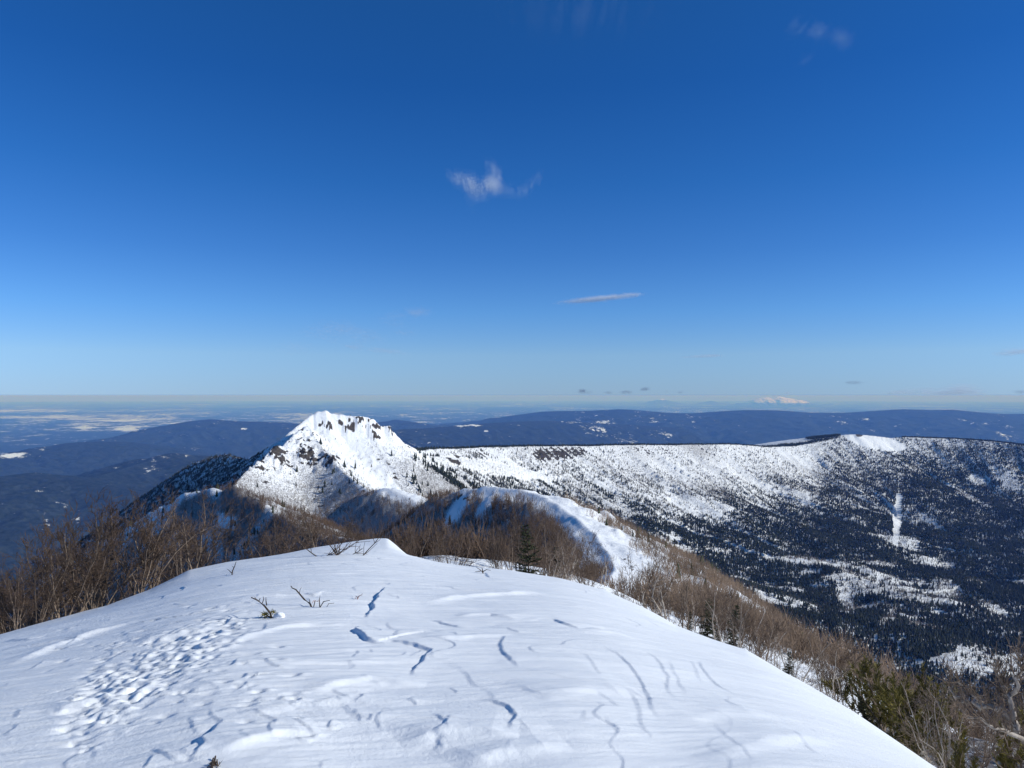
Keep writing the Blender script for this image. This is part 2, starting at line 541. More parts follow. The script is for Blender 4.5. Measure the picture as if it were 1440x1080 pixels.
# main ridge: leaves the dome, bends right, runs over a snowy knob and a small dark hump
C_MAIN = crest([(690, 812, 27), (745, 822, 38), (800, 832, 55), (846, 826, 75), (866, 796, 108), (838, 754, 150), (795, 717, 186), (748, 690, 218),
                (712, 684, 236), (690, 681, 245), (668, 686, 256), (652, 684, 264), (640, 699, 280), (622, 712, 296), (600, 714, 312), (572, 698, 332), (548, 686, 350), (528, 688, 366), (505, 705, 385), (488, 735, 415), (478, 748, 450)], 3, .35, 12)
# spur running down towards the lowland on the left
C_SPUR = crest([(520, 766, 214), (480, 758, 228), (433, 748, 244), (400, 730, 262), (360, 704, 282), (330, 692, 298), (308, 692, 307), (288, 689, 315), (262, 696, 320), (240, 706, 326), (205, 728, 338), (170, 749, 350),
                (130, 771, 362), (100, 787, 372), (50, 832, 385), (0, 885, 395)], 2, .5, 14)
# snowy shelf just behind the lip of the dome
C_SHELF = crest([(600, 800, 30), (640, 792, 38), (690, 802, 36)], 2)


def ridge_height(X, Y, full=False):
    fr = lambda d: np.where(d < 20, .30 * d + .004 * d * d, 7.6 + .62 * (d - 20) + np.where(d > 34, .5 * (d - 34), 0))
    fl = lambda d: .46 * np.minimum(d, 12) + .80 * np.maximum(d - 12, 0)
    Z, D, Sd, T = ridge(X, Y, C_MAIN, fl, fr)
    Z2, D2, S2, T2 = ridge(X, Y, C_SPUR, lambda d: np.where(d < 1.5, .4 * d, .6 + 1.25 * (d - 1.5)), lambda d: .5 * d)
    Z3, D3, _, _ = ridge(X, Y, C_SHELF, lambda d: .05 * d + .03 * d * d, lambda d: .05 * d + .03 * d * d)
    n = fbm(X / 38., Y / 38., 4, 101) * np.clip(np.maximum(D, 0) / 12., .12, 1) * 3.2 + fbm(X / 7., Y / 7., 3, 111) * .35
    far = sstep(95, 150, np.hypot(X, Y))
    n = n + far * (fbm(X / 15., Y / 15., 4, 115, .55, ridged=True) * 1.9 * np.clip(D / 7., .22, 1) - .4)
    ZZ = np.maximum(np.maximum(Z, Z2), Z3)
    # land falling away on the left of the dome, above the lowland
    r = np.hypot(X, Y)
    a = np.arctan2(X, Y)
    flank = -7.5 - .46 * np.maximum(r - 18, 0) - .004 * np.maximum(r - 30, 0) ** 1.6
    flank = np.where(r < 160, flank, -1e3)
    ZZ = np.maximum(ZZ, flank)
    if full:
        use1 = (Z >= Z2) & (Z >= flank)
        return ZZ + n, np.where(use1, D, np.where(Z2 > Z, D2 + 40, 60)), np.where(use1, Sd, S2), use1
    return ZZ + n


def thicket_density(X, Y, Z, D, Sd, use1, px, py):
    n = fbm(X / 16., Y / 16., 3, 551)
    d = np.where(use1 & (Sd < 0), sstep(1.5, 5, D + 5 * n) * .97, 0)
    d = np.where(use1 & (Sd > 0), sstep(5, 11, D + 4 * n) * .95, d)
    d = np.where(use1 & (Sd > 0), d * (.28 + .72 * sstep(-.15, .25, fbm(X / 7., Y / 7., 3, 561))) * (.5 + .5 * sstep(50, 100, np.hypot(X, Y))), d)
    d = np.where(~use1, (.45 + .75 * sstep(-.3, .1, n + .1)) * np.where((px > 312) & (px < 520), 1.5 * sstep(38.5, 41, D + 2 * n), sstep(41, 46, D + 4 * n + 14 * (D > 59))), d)
    # open snow on top of the knob and down its shoulder, streaks on its near side
    def ell(cx, cy, rx, ry, rot=0):
        u = px - cx; v = py - cy; c, s = math.cos(rot), math.sin(rot)
        return ((u * c + v * s) / rx) ** 2 + ((-u * s + v * c) / ry) ** 2
    for e in [(705, 692, 60, 11, .1), (788, 722, 14, 50, -.6), (815, 748, 20, 38, -.6), (845, 775, 14, 22, -.4), (642, 718, 9, 28, .6), (682, 712, 7, 22, .6), (560, 695, 30, 8, .2), (210, 728, 40, 7, -.6), (120, 780, 30, 5, -.65), (318, 735, 16, 14, 0)]:
        d = d * np.clip(ell(*e) - .55, .0, 1)
    d = d * (1 - .8 * sstep(300, 340, px) * sstep(500, 470, px) * sstep(160, 90, np.hypot(X, Y)))
    return d


def build_ridge():
    X, Y = polar(-50, 50, 1000, 9, 560, 380)
    Z, D, Sd, use1 = ridge_height(X, Y, True)
    px, py = to_px(X, Y, Z)
    rock = np.zeros_like(X)
    def blob(cx, cy, rx, ry, v):
        nonlocal rock
        rock = np.maximum(rock, v * np.exp(-((px - cx) / rx) ** 2 - ((py - cy) / ry) ** 2))
    far = (Y > 90)
    blob(655, 700, 16, 8, .62); blob(510, 712, 26, 26, .55); blob(540, 705, 22, 16, .5); blob(620, 735, 20, 14, .5); blob(580, 725, 24, 18, .5)
    blob(400, 755, 70, 24, .5); blob(320, 725, 40, 24, .55)
    rock *= far
    rock = sstep(-.05, .12, fbm(X / 5., Z / 4. + Y / 9., 5, 121, .62) + .6 * rock - .42)
    scrub = thicket_density(X, Y, Z, D, Sd, use1, px, py)
    raw_mesh_obj = raw_mesh('ridge_terrain', np.stack([X, Y, Z], 1), grid_faces(1000, 380), M_RIDGE, attrs={'rock': rock, 'scrub': scrub * np.where(Sd > 0, .55, 1)})
    tag(raw_mesh_obj, 'snowy mountain ridge with scrub flanks running from the dome towards the peak', None, None, 'structure')


build_ridge()

# ------------------------------------------------------------------ the peak
C_BACK = crest([(384, 634, 655), (408, 609, 675), (428, 590, 692), (440, 580, 700), (449, 577, 703), (466, 580, 708), (476, 582, 710), (490, 583, 713), (505, 586, 716), (518, 588, 720), (526, 591, 722), (531, 599, 725), (540, 600.5, 728), (547, 602, 730),
                (551, 610, 734), (558, 616, 738), (572, 625, 746), (590, 634, 765), (615, 650, 800), (650, 672, 850), (690, 700, 900)], 2, .5, 3)
C_LEFT = crest([(430, 603, 668), (412, 615, 640), (398, 628, 620), (384, 636, 605), (366, 648, 580), (345, 664, 545), (322, 690, 490), (312, 700, 440)], 2, .4, 4)
C_MID = crest([(432, 603, 672), (445, 622, 650), (458, 640, 630), (478, 658, 600), (500, 676, 570), (530, 700, 540), (560, 722, 510)], 2, .6, 5)
C_FAR_L = crest([(384, 640, 640), (350, 646, 690), (320, 640, 760), (285, 648, 800), (255, 662, 820), (215, 690, 860), (160, 730, 900)], 2, 1., 6)


def peak_height(X, Y, parts=False):
    f1 = lambda d: 1.75 * np.minimum(d, 10) + .72 * np.maximum(d - 10, 0)
    Z, D, S_, T = ridge(X, Y, C_BACK, lambda d: 1.05 * d, f1)
    Zl, Dl, _, _ = ridge(X, Y, C_LEFT, lambda d: .74 * d, lambda d: 1.3 * d)
    Zm, Dm, _, _ = ridge(X, Y, C_MID, lambda d: .8 * d, lambda d: .7 * d)
    Zf, Df, _, _ = ridge(X, Y, C_FAR_L, lambda d: .75 * d, lambda d: .9 * d)
    k = 5.0
    A = np.stack([Z, Zl, Zm, Zf]); m = A.max(0)
    ZZ = m + k * np.log(np.exp((A - m) / k).sum(0)) - k * .1
    near = np.minimum(np.minimum(np.where(Z > m - 12, D, 99), np.where(Zl > m - 12, Dl, 99)), np.minimum(np.where(Zm > m - 12, Dm, 99), np.where(Zf > m - 12, Df, 99)))
    amp = np.clip(near / 30., .12, 1)
    ZZ = ZZ + fbm(X / 60., Y / 60., 5, 201) * 6.5 * amp + fbm(X / 9., Y / 9., 3, 211, ridged=True) * .7
    return ZZ


# ------------------------------------------------------------------ the escarpment: a long curved wall above the valley
C_RIM = crest([(520, 642, 980), (560, 638, 1020), (592, 632, 1080), (640, 631, 1200), (720, 629, 1350), (800, 628, 1480), (860, 627, 1580), (940, 626, 1700), (1000, 625.5, 1800), (1050, 626, 1890), (1080, 629, 1940), (1120, 627, 2000),
                (1150, 622, 2040), (1180, 616, 2080), (1200, 612, 2100), (1207, 611, 2104), (1218, 613, 2112), (1245, 617, 2125), (1280, 615.5, 2150), (1340, 616, 2150), (1380, 620, 2130), (1410, 625, 2110),
                (1440, 627, 2090), (1520, 634, 2030), (1640, 645, 1950), (1800, 660, 1850)], 2, .8, 8)


def wall_height(X, Y, full=False):
    fr = lambda d: 235 * (1 - np.exp(-d / 325.)) + .03 * d
    fl = lambda d: .085 * d + .0002 * d * d
    Z, D, S_, T = ridge(X, Y, C_RIM, fl, fr)
    front = S_ > 0
    gul = fbm(T / 70., D / 420., 4, 301, .55, ridged=True) * np.clip(D / 60., .15, 1) * np.clip(2 - D / 600., .25, 1) * 9.0
    gul += fbm(T / 15., D / 220., 2, 311, ridged=True) * np.clip(D / 25., .2, 1) * 1.6
    big = fbm(X / 330., Y / 330., 5, 321) * np.clip(D / 250., 0, 1) * 42
    big += fbm(X / 900. + 3, Y / 900., 2, 331) * np.clip(D / 500., 0, 1) * 30
    Zo = Z + np.where(front, gul + big, 0) + fbm(X / 20., Y / 20., 2, 341) * 1.2
    if full: return Zo, D, front, T
    return Zo


def build_peak():
    X, Y = polar(-46, -1, 760, 400, 1150, 420)
    Z = peak_height(X, Y)
    px, py = to_px(X, Y, Z)
    rock = np.zeros_like(X); scrub = np.zeros_like(X)
    for cx, cy, rx, ry, v in [(388, 644, 9, 12, .95), (398, 650, 7, 8, .8), (430, 642, 14, 12, .75), (440, 655, 10, 9, .7), (455, 648, 8, 7, .8), (492, 606, 9, 5, .8), (505, 596, 20, 7, .62), (530, 603, 12, 6, .7),
                              (548, 606, 6, 7, .75), (470, 598, 20, 8, .5), (428, 618, 14, 12, .5), (528, 614, 8, 5, .7), (412, 628, 12, 10, .45), (360, 655, 12, 8, .4), (465, 650, 10, 5, .8)]:
        rock = np.maximum(rock, v * np.exp(-((px - cx) / (1.35 * rx)) ** 2 - ((py - cy) / (1.35 * ry)) ** 2))
    cr = fbm(X / 9., Z / 7. + Y / 16., 5, 231, .62) + .35 * fbm(X / 3., Z / 5. + Y / 5., 3, 237)
    Z = Z + rock * (fbm(X / 11., Y / 11., 4, 233, .6, ridged=True) * 8.0 + 1.0)
    zone = np.clip(rock * 1.3, 0, 1)
    rock = sstep(-.04, .10, cr + .70 * zone - .48)
    rock = np.maximum(rock, .8 * sstep(.30, .38, cr) * sstep(620, 660, py) * (px < 560))
    left = (px < 372) & (py > 590) & (Y > 560)
    rock = np.maximum(rock, np.where(left, sstep(-.1, .15, cr), 0))
    scrub = .25 + .35 * sstep(600, 700, py) + .2 * fbm(X / 50, Y / 50, 3, 221)
    scrub = scrub * np.where((np.abs((px - 455) * .62 + (590 - py) * .5) < 18), .4, 1)
    o = raw_mesh('mountain_peak', np.stack([X, Y, Z], 1), grid_faces(760, 420), M_PEAK, attrs={'rock': rock, 'scrub': scrub})
    tag(o, 'pointed snow-covered mountain peak with rocky ribs and a shaded flank', None, None, 'structure')


def build_wall():
    X, Y = polar(-14, 52, 1000, 560, 3000, 430)
    Z, D, front, T = wall_height(X, Y, True)
    px, py = to_px(X, Y, Z)
    n = fbm(T / 22., D / 200., 3, 351, ridged=True)
    band = np.exp(-((D - 24) / 22.) ** 2) * front
    n2 = fbm(T / 9., D / 60., 4, 357, .6)
    zone = np.exp(-((D - 22) / 24.) ** 2) * front * (.95 * sstep(735, 765, px) * sstep(850, 812, px) + .55 * sstep(600, 640, px) * sstep(740, 690, px) + .5 * sstep(840, 900, px) * sstep(1120, 1000, px))
    zone = np.maximum(zone, .7 * np.exp(-((px - 640) / 26) ** 2 - ((py - 648) / 9) ** 2))
    n3 = fbm(T / 4.5 + D / 30., D / 45., 3, 359, .6)
    rock = sstep(-.02, .1, .40 * n + .45 * n2 + .5 * n3 + .70 * zone - .70)
    rock = np.maximum(rock, 1.0 * np.exp(-((px - 1208) / 6) ** 2 - ((py - 612) / 2.5) ** 2))
    scrub = .35 + .3 * fbm(X / 120, Y / 120, 3, 361)
    scrub = scrub * np.where((px > 1185) & (px < 1275) & (D < 60), 0, 1)
    o = raw_mesh('escarpment_terrain', np.stack([X, Y, Z], 1), grid_faces(1000, 430), M_WALL, attrs={'rock': rock, 'scrub': scrub})
    tag(o, 'long curved snowy escarpment wall dropping into a dark forested valley', None, None, 'structure')


build_peak(); build_wall()

# ------------------------------------------------------------------ lowland, hills, far ranges
def plain_height(X, Y):
    r = np.hypot(X, Y)
    base = -955 + 520 * np.exp(-r / 2900.)
    amp = np.clip(1 - r / 26000., .0, 1)
    return base + amp * (fbm(X / 2600., Y / 2600., 4, 401) * 95 + fbm(X / 520., Y / 520., 4, 411) * 34 * np.clip(1.3 - r / 9000., 0, 1)) * np.clip(r / 3000., .3, 1)


def build_plain():
    X, Y = polar(-62, 62, 900, 420, 135000, 680)
    Z = plain_height(X, Y)
    px, py = to_px(X, Y, Z)
    op = np.zeros_like(X)
    def blob(cx, cy, rx, ry, v):
        nonlocal op
        op = op + v * np.exp(-((px - cx) / rx) ** 2 - ((py - cy) / ry) ** 2)
    blob(180, 604, 18, 3.5, .3); blob(118, 601, 12, 2.5, .24); blob(150, 590, 130, 6, .12); blob(260, 581, 60, 4, .09); blob(40, 577, 80, 3, .1); blob(420, 583, 60, 3, .1)
    blob(20, 640, 20, 3, .2); blob(40, 690, 30, 6, .12); blob(80, 692, 16, 3, .12)
    op = op - .05 * sstep(600, 640, py)
    o = raw_mesh('plain', np.stack([X, Y, Z], 1), grid_faces(900, 680), M_PLAIN, attrs={'open': op})
    tag(o, 'wide lowland plain of dark woods and white snowfields under blue haze', None, None, 'structure')


build_plain()


def hill(name, label, pts, slope, mat, width, nw=170, seed=1, rough=.22, blobs=(), cap=None, snow=0.0):
    C = crest(pts, 3, 0, seed)
    seg = np.linalg.norm(np.diff(C[:, :2], axis=0), axis=1); L = np.concatenate([[0], np.cumsum(seg)])
    nt = 420
    tt = np.linspace(0, L[-1], nt)
    cx = np.interp(tt, L, C[:, 0]); cy = np.interp(tt, L, C[:, 1])
    dx = np.gradient(cx); dy = np.gradient(cy); dx = _sm(dx, 25); dy = _sm(dy, 25); ln = np.hypot(dx, dy); nx, ny = dy / ln, -dx / ln
    w = np.linspace(-1, 1, nw); w = np.sign(w) * np.abs(w) ** 1.3 * width
    W, I = np.meshgrid(w, np.arange(nt), indexing='xy')
    I = I.astype(int)
    X = (cx[I] + W * nx[I]).ravel(); Y = (cy[I] + W * ny[I]).ravel()
    f = lambda d: slope * d
    Z, D, S_, T = ridge(X, Y, C, f, f)
    sc = width * .22
    Z = Z + (fbm(X / sc, Y / sc, 5, seed * 31, .5) * rough * slope * D) + fbm(X / (sc * .5), Y / (sc * .5), 3, seed * 31 + 9, ridged=True) * slope * np.minimum(D, sc) * .3
    px, py = to_px(X, Y, Z)
    op = np.zeros_like(X) + snow
    for bx, by, rx, ry, v in blobs:
        op = op + v * np.exp(-((px - bx) / rx) ** 2 - ((py - by) / ry) ** 2)
    if cap is not None:
        op = op + sstep(cap[0], cap[1], Z) * cap[2]
    o = raw_mesh(name, np.stack([X, Y, Z], 1), grid_faces(nt, nw), mat, attrs={'open': op})
    tag(o, label, None, None, 'structure')
    return o


hill('hill', 'long wooded hill with a rounded summit left of the snowy peak',
     [(-60, 668, 8200), (40, 640, 9300), (127, 622, 10200), (180, 612, 10800), (225, 601, 11400), (262, 593, 11800), (295, 589.5, 12000), (330, 592, 12100), (400, 594, 12300), (470, 600, 12400), (560, 610, 12400)], .24, M_HILL, 2600, seed=2,
     blobs=[(343, 603, 7, 2, .3), (260, 612, 6, 2, .2)])
hill('hill', 'low dark wooded ridge below the snowfields of the plain',
     [(-140, 668, 6800), (-40, 648, 7300), (20, 637, 7800), (70, 627, 8200), (93, 623, 8300), (140, 621, 8500), (187, 622, 8700), (230, 630, 8700), (300, 642, 8600), (380, 655, 8400)], .22, M_HILL, 1900, seed=3,
     blobs=[(18, 640, 18, 4, .3), (60, 632, 8, 3, .15)])
hill('hill', 'nearer dark blue wooded hill behind the bare birch thicket',
     [(60, 690, 4500), (130, 672, 4900), (197, 652, 5400), (240, 637, 5700), (270, 640, 5800), (310, 642, 5900), (380, 650, 6000), (470, 665, 6000)], .26, M_HILL, 1500, seed=4, blobs=[(298, 648, 8, 2, .2), (280, 665, 20, 8, .1)])
hill('hill', 'dark wooded hill with scattered snow clearings at the edge of the lowland',
     [(-160, 690, 4000), (-60, 676, 4200), (0, 670, 4400), (50, 664, 4600), (100, 672, 4600), (160, 684, 4500), (240, 705, 4300)], .24, M_HILL, 1400, seed=5, blobs=[(40, 690, 40, 6, .13), (70, 720, 60, 15, .07)])
hill('hill', 'small rounded wooded hill just right of the snowy peak',
     [(480, 604, 13500), (530, 596, 14000), (556, 590, 14200), (575, 593, 14200), (610, 597, 14400), (680, 600, 14600), (760, 606, 14600)], .2, M_HILL, 2000, seed=6)
hill('hill', 'long wooded shelf with a string of snow clearings behind the escarpment',
     [(520, 606, 8800), (600, 602, 9500), (660, 597, 10000), (720, 593, 10600), (780, 592, 11200), (860, 596, 11600), (960, 602, 11800)], .2, M_HILL, 2600, seed=7,
     blobs=[(660, 598, 30, 3, .22), (720, 598, 40, 3, .12), (684, 606, 6, 1.5, .3), (800, 592, 20, 5, .15)])
hill('mountain_range', 'long dark blue wooded mountain range along the skyline above the escarpment',
     [(620, 596, 17500), (680, 591, 17000), (730, 583, 16200), (762, 579, 15700), (785, 578, 15400), (830, 577.5, 15200), (870, 575.5, 15000), (900, 577, 15000), (940, 580.5, 15000), (975, 581, 15000), (1010, 578.5, 15000), (1050, 576.5, 14900),
      (1095, 577, 14900), (1140, 580, 15000), (1185, 580.5, 15000), (1225, 578, 15000), (1270, 575.5, 14900), (1310, 576.5, 14900), (1340, 576, 14800), (1370, 579, 14800), (1410, 582, 14900), (1450, 582, 15000), (1520, 584, 15100), (1650, 590, 15200), (1800, 600, 15300)],
     .2, M_RANGE, 4600, 260, seed=8, rough=.34,
     blobs=[(812, 592, 24, 7, .1), (848, 596, 16, 5, .12), (1218, 589, 6, 3, .25), (1350, 590, 24, 4, .1), (1290, 612, 10, 5, .1), (1040, 600, 8, 4, .08)])
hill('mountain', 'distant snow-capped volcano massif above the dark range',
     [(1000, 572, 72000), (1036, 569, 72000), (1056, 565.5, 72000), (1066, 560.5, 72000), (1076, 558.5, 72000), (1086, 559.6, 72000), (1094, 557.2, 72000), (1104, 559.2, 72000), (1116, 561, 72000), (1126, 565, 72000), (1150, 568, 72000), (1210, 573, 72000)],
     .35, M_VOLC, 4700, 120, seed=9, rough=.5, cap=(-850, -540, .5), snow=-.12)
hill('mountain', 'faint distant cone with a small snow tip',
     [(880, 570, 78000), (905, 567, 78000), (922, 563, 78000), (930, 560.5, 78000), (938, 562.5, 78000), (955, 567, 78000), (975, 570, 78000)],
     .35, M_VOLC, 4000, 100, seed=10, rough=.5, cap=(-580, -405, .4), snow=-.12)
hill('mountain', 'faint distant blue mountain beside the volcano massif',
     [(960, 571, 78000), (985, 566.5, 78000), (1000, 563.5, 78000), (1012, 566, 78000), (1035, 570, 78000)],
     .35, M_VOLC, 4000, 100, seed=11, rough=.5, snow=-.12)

# ------------------------------------------------------------------ far forests (stuff): every tree is a real little tree
def conifer_mesh(name, x, y, z, h, mat, label, sides=5):
    n = len(x)
    g = np.random.default_rng(len(x))
    tiers = [(0.06, .34, .74), (0.42, .24, 1.0)]      # base height, radius, apex (x height)
    V = []; Fs = []
    for k, (b, rad, ap) in enumerate(tiers):
        ph = g.uniform(0, 6.28, n); asp = g.uniform(.75, 1.2, n)
        ring = np.zeros((n, sides + 1, 3))
        for s in range(sides):
            a = ph + s * 2 * math.pi / sides
            rr = rad * h * asp * .62 * g.uniform(.7, 1.25, n)
            ring[:, s, 0] = x + np.cos(a) * rr; ring[:, s, 1] = y + np.sin(a) * rr; ring[:, s, 2] = z + h * (b + g.uniform(-.05, .05, n))
        ring[:, sides, 0] = x + g.normal(0, .01, n) * h; ring[:, sides, 1] = y + g.normal(0, .01, n) * h; ring[:, sides, 2] = z + h * ap
        base = np.arange(n)[:, None] * (sides + 1) + k * n * (sides + 1)
        for s in range(sides):
            Fs.append(np.stack([base[:, 0] + s, base[:, 0] + (s + 1) % sides, base[:, 0] + sides], 1))
        V.append(ring.reshape(-1, 3))
    o = raw_mesh(name, np.concatenate(V), np.concatenate(Fs), mat, smooth=False)
    tag(o, label, None, None, 'stuff')
    return o


def spikes(x, y, z, h, nst, spread, wid, seed):
    """bare little trees: each a fan of thin tapering three-sided stems"""
    g = np.random.default_rng(seed)
    V = []; Fs = []; off = 0; n = len(x)
    for k in range(nst):
        a = g.uniform(0, 6.28, n); sp = g.uniform(.15, 1, n) * spread
        st = 0 if k < max(2, nst // 4) else 1
        b0 = np.zeros(n) if st == 0 else g.uniform(.15, .7, n)
        a0 = g.uniform(0, 6.28, n); s0 = b0 * sp * .5
        bx = x + np.cos(a0) * s0 * h; by = y + np.sin(a0) * s0 * h; bz = z + b0 * h * .85 - (.15 if st == 0 else 0)
        ln = h * (g.uniform(.7, 1.05, n) if st == 0 else g.uniform(.25, .5, n))
        tx = bx + np.cos(a) * sp * ln; ty = by + np.sin(a) * sp * ln; tz = bz + ln * g.uniform(.75, 1., n)
        mx = (bx + tx) / 2 + g.normal(0, .06, n) * ln; my = (by + ty) / 2 + g.normal(0, .06, n) * ln; mz = (bz + tz) / 2 + g.normal(0, .03, n) * ln
        w = wid * h * (1. if st == 0 else .5)
        P = np.zeros((n, 7, 3))
        for s in range(3):
            c, sn = math.cos(s * 2.094), math.sin(s * 2.094)
            P[:, s] = np.stack([bx + c * w, by + sn * w, bz], 1)
            P[:, 3 + s] = np.stack([mx + c * w * .6, my + sn * w * .6, mz], 1)
        P[:, 6] = np.stack([tx, ty, tz], 1)
        b = off + np.arange(n) * 7
        for s in range(3):
            q = (s + 1) % 3
            Fs.append(np.stack([b + s, b + q, b + 3 + q], 1)); Fs.append(np.stack([b + s, b + 3 + q, b + 3 + s], 1)); Fs.append(np.stack([b + 3 + s, b + 3 + q, b + 6], 1))
        V.append(P.reshape(-1, 3)); off += n * 7
    return np.concatenate(V), np.concatenate(Fs)


def clearing(X, Y, px, py):
    """0 = closed forest, 1 = open snow, on the escarpment and the valley floor"""
    c = fbm(X / 210., Y / 130., 4, 501, .6)
    return c


def plant_wall():
    g = np.random.default_rng(77)
    N = 620000
    a = np.radians(g.uniform(-9, 42, N)); r = np.sqrt(g.uniform(700 ** 2, 2720 ** 2, N))
    X = np.sin(a) * r; Y = np.cos(a) * r
    Z, D, front, T = wall_height(X, Y, True)
    px, py = to_px(X, Y, Z)
    # where the forest closes: row of the photo at which the dark belt begins, by column
    line = np.interp(px, [560, 620, 700, 780, 860, 930, 1000, 1060, 1110, 1150, 1175, 1290, 1330, 1440], [668, 678, 690, 690, 705, 722, 726, 712, 706, 690, 640, 628, 622, 622])
    line = line - 10 * (px < 1120)
    dens = sstep(-46, 16, py - line + 26 * fbm(X / 160., Y / 160., 3, 511))
    cl = fbm(X / 240., Y / 110., 5, 501, .62)
    openp = sstep(.10, .20, cl) * np.where((px > 1140) & (py < 745), .45, 1)
    thin = sstep(-.3, .5, fbm(X / 75., Y / 45., 4, 521, .65))
    dens = .055 + .945 * dens * (.5 + .5 * sstep(.2, .55, thin))
    dens = dens * (1 - .93 * openp)
    # traced open places: cleared strip, knob, snow fans, shaded birch slope
    def ell(cx, cy, rx, ry, rot=0):
        u = px - cx; v = py - cy; c, s = math.cos(rot), math.sin(rot)
        return ((u * c + v * s) / rx) ** 2 + ((-u * s + v * c) / ry) ** 2
    strip = ell(1262, 728, 6.5, 38, .06) < 1 + 1.1 * fbm(X / 30., Y / 60., 3, 571)
    knob = (ell(1232, 622, 44, 10, .2) < 1)
    fan = np.exp(-ell(1215, 690, 62, 48)) * .55
    dens = dens * (1 - fan)
    strp = sstep(-.25, .35, fbm(T / 13., D / 170., 3, 541, .6))
    dens = dens * np.where(py < line + 10, .25 + 1.2 * strp, 1)
    for e in [(1140, 790, 70, 7, .1), (1235, 793, 40, 5, .1), (1215, 855, 34, 5, -.25), (1190, 845, 12, 22, -.6), (1330, 830, 30, 18, .5), (1400, 860, 30, 10, .5), (1365, 700, 30, 5, .5), (1420, 680, 26, 10, .5), (1375, 675, 20, 8, .3),
              (1300, 880, 40, 4, .2), (1080, 785, 14, 5, .2), (1180, 800, 50, 4, .35), (1010, 775, 26, 4, .1), (1250, 870, 8, 20, .7), (1310, 735, 30, 4, .6)]:
        dens = dens * np.clip(ell(*e) * 1.0 - .2, .04, 1)
    dens[strip | knob] = 0
    top = (~front) & (D < 130) & ((px < 1182) | (px > 1268))
    dens = np.where(front, dens, np.where(top, np.where(px > 1060, .8, .45 * (D < 90)), 0))
    # thin belt of conifers just on the rim
    keep = (g.random(N) < dens) & (px > -60) & (px < 1640)
    x, y, z = X[keep], Y[keep], Z[keep]
    h = g.uniform(3.8, 8.0, len(x)) * (.72 + .28 * sstep(0, 60, (py - line)[keep])) * (1 - .25 * (g.random(len(x)) < .3))
    conifer_mesh('conifer_forest', x, y, z, h, M_CONIF, 'dark conifer forest covering the valley floor and lower escarpment')
    # leafless birch wood on the snow above and between
    bd = ((.07 + .22 * strp) + .5 * sstep(-60, 10, py - line)) * (1 - openp * .75)
    bd = np.where((px > 1140) & front, np.maximum(bd, .34), bd)
    bd = bd * np.where(knob | strip, .0, 1) * front
    sel = np.where((g.random(N) < bd * .8) & ~keep & (px > -60) & (px < 1640))[0][:120000]
    x, y, z = X[sel], Y[sel], Z[sel]
    V, Fs = spikes(x, y, z, g.uniform(2.6, 5.6, len(x)), 5, .42, .055, 12)
    o = raw_mesh('bare_woods', V, Fs, M_BARE, smooth=False)
    tag(o, 'leafless grey birch woods speckling the snowy escarpment', None, None, 'stuff')


def plant_peak():
    g = np.random.default_rng(78)
    N = 90000
    a = np.radians(g.uniform(-40, -2, N)); r = np.sqrt(g.uniform(415 ** 2, 980 ** 2, N))
    X = np.sin(a) * r; Y = np.cos(a) * r; Z = peak_height(X, Y); px, py = to_px(X, Y, Z)
    low = sstep(640, 690, py + (px - 520) * .25)
    d = .001 + .004 * sstep(610, 660, py) + .42 * low * sstep(555, 640, px) * sstep(.0, .3, fbm(X / 40., Y / 40., 3, 531) + .15)
    d = np.where((px < 380) & (Y > 585), .3, d)
    d = d * np.where(np.abs((px - 470) * .6 + (600 - py) * .6) < 14, .25, 1)
    k = g.random(N) < d
    conifer_mesh('conifer_stand', X[k], Y[k], Z[k], g.uniform(3.2, 7.0, k.sum()) * np.where((px[k] < 380) & (Y[k] > 585), .45, 1), M_CONIF, 'dark conifers scattered over the foot of the snowy peak')
    b = (.25 + .30 * low + .1 * sstep(.0, .4, fbm(X / 30., Y / 30., 3, 541)))
    b = b * np.where((np.abs((px - 470) * .62 + (600 - py) * .55) < 16) & (py < 690), .2, 1)
    b = np.where((px < 380) & (Y > 585), .5, b)
    k = (g.random(N) < b) & ~k
    V, Fs = spikes(X[k], Y[k], Z[k], g.uniform(1.2, 3.0, k.sum()), 6, .6, .04, 13)
    o = raw_mesh('mountain_scrub', V, Fs, M_BARE, smooth=False)
    tag(o, 'sparse leafless scrub dotting the snow of the peak', None, None, 'stuff')


plant_wall(); plant_peak()


def ground(x, y):
    return np.maximum(dome(x, y), ridge_height(x, y))


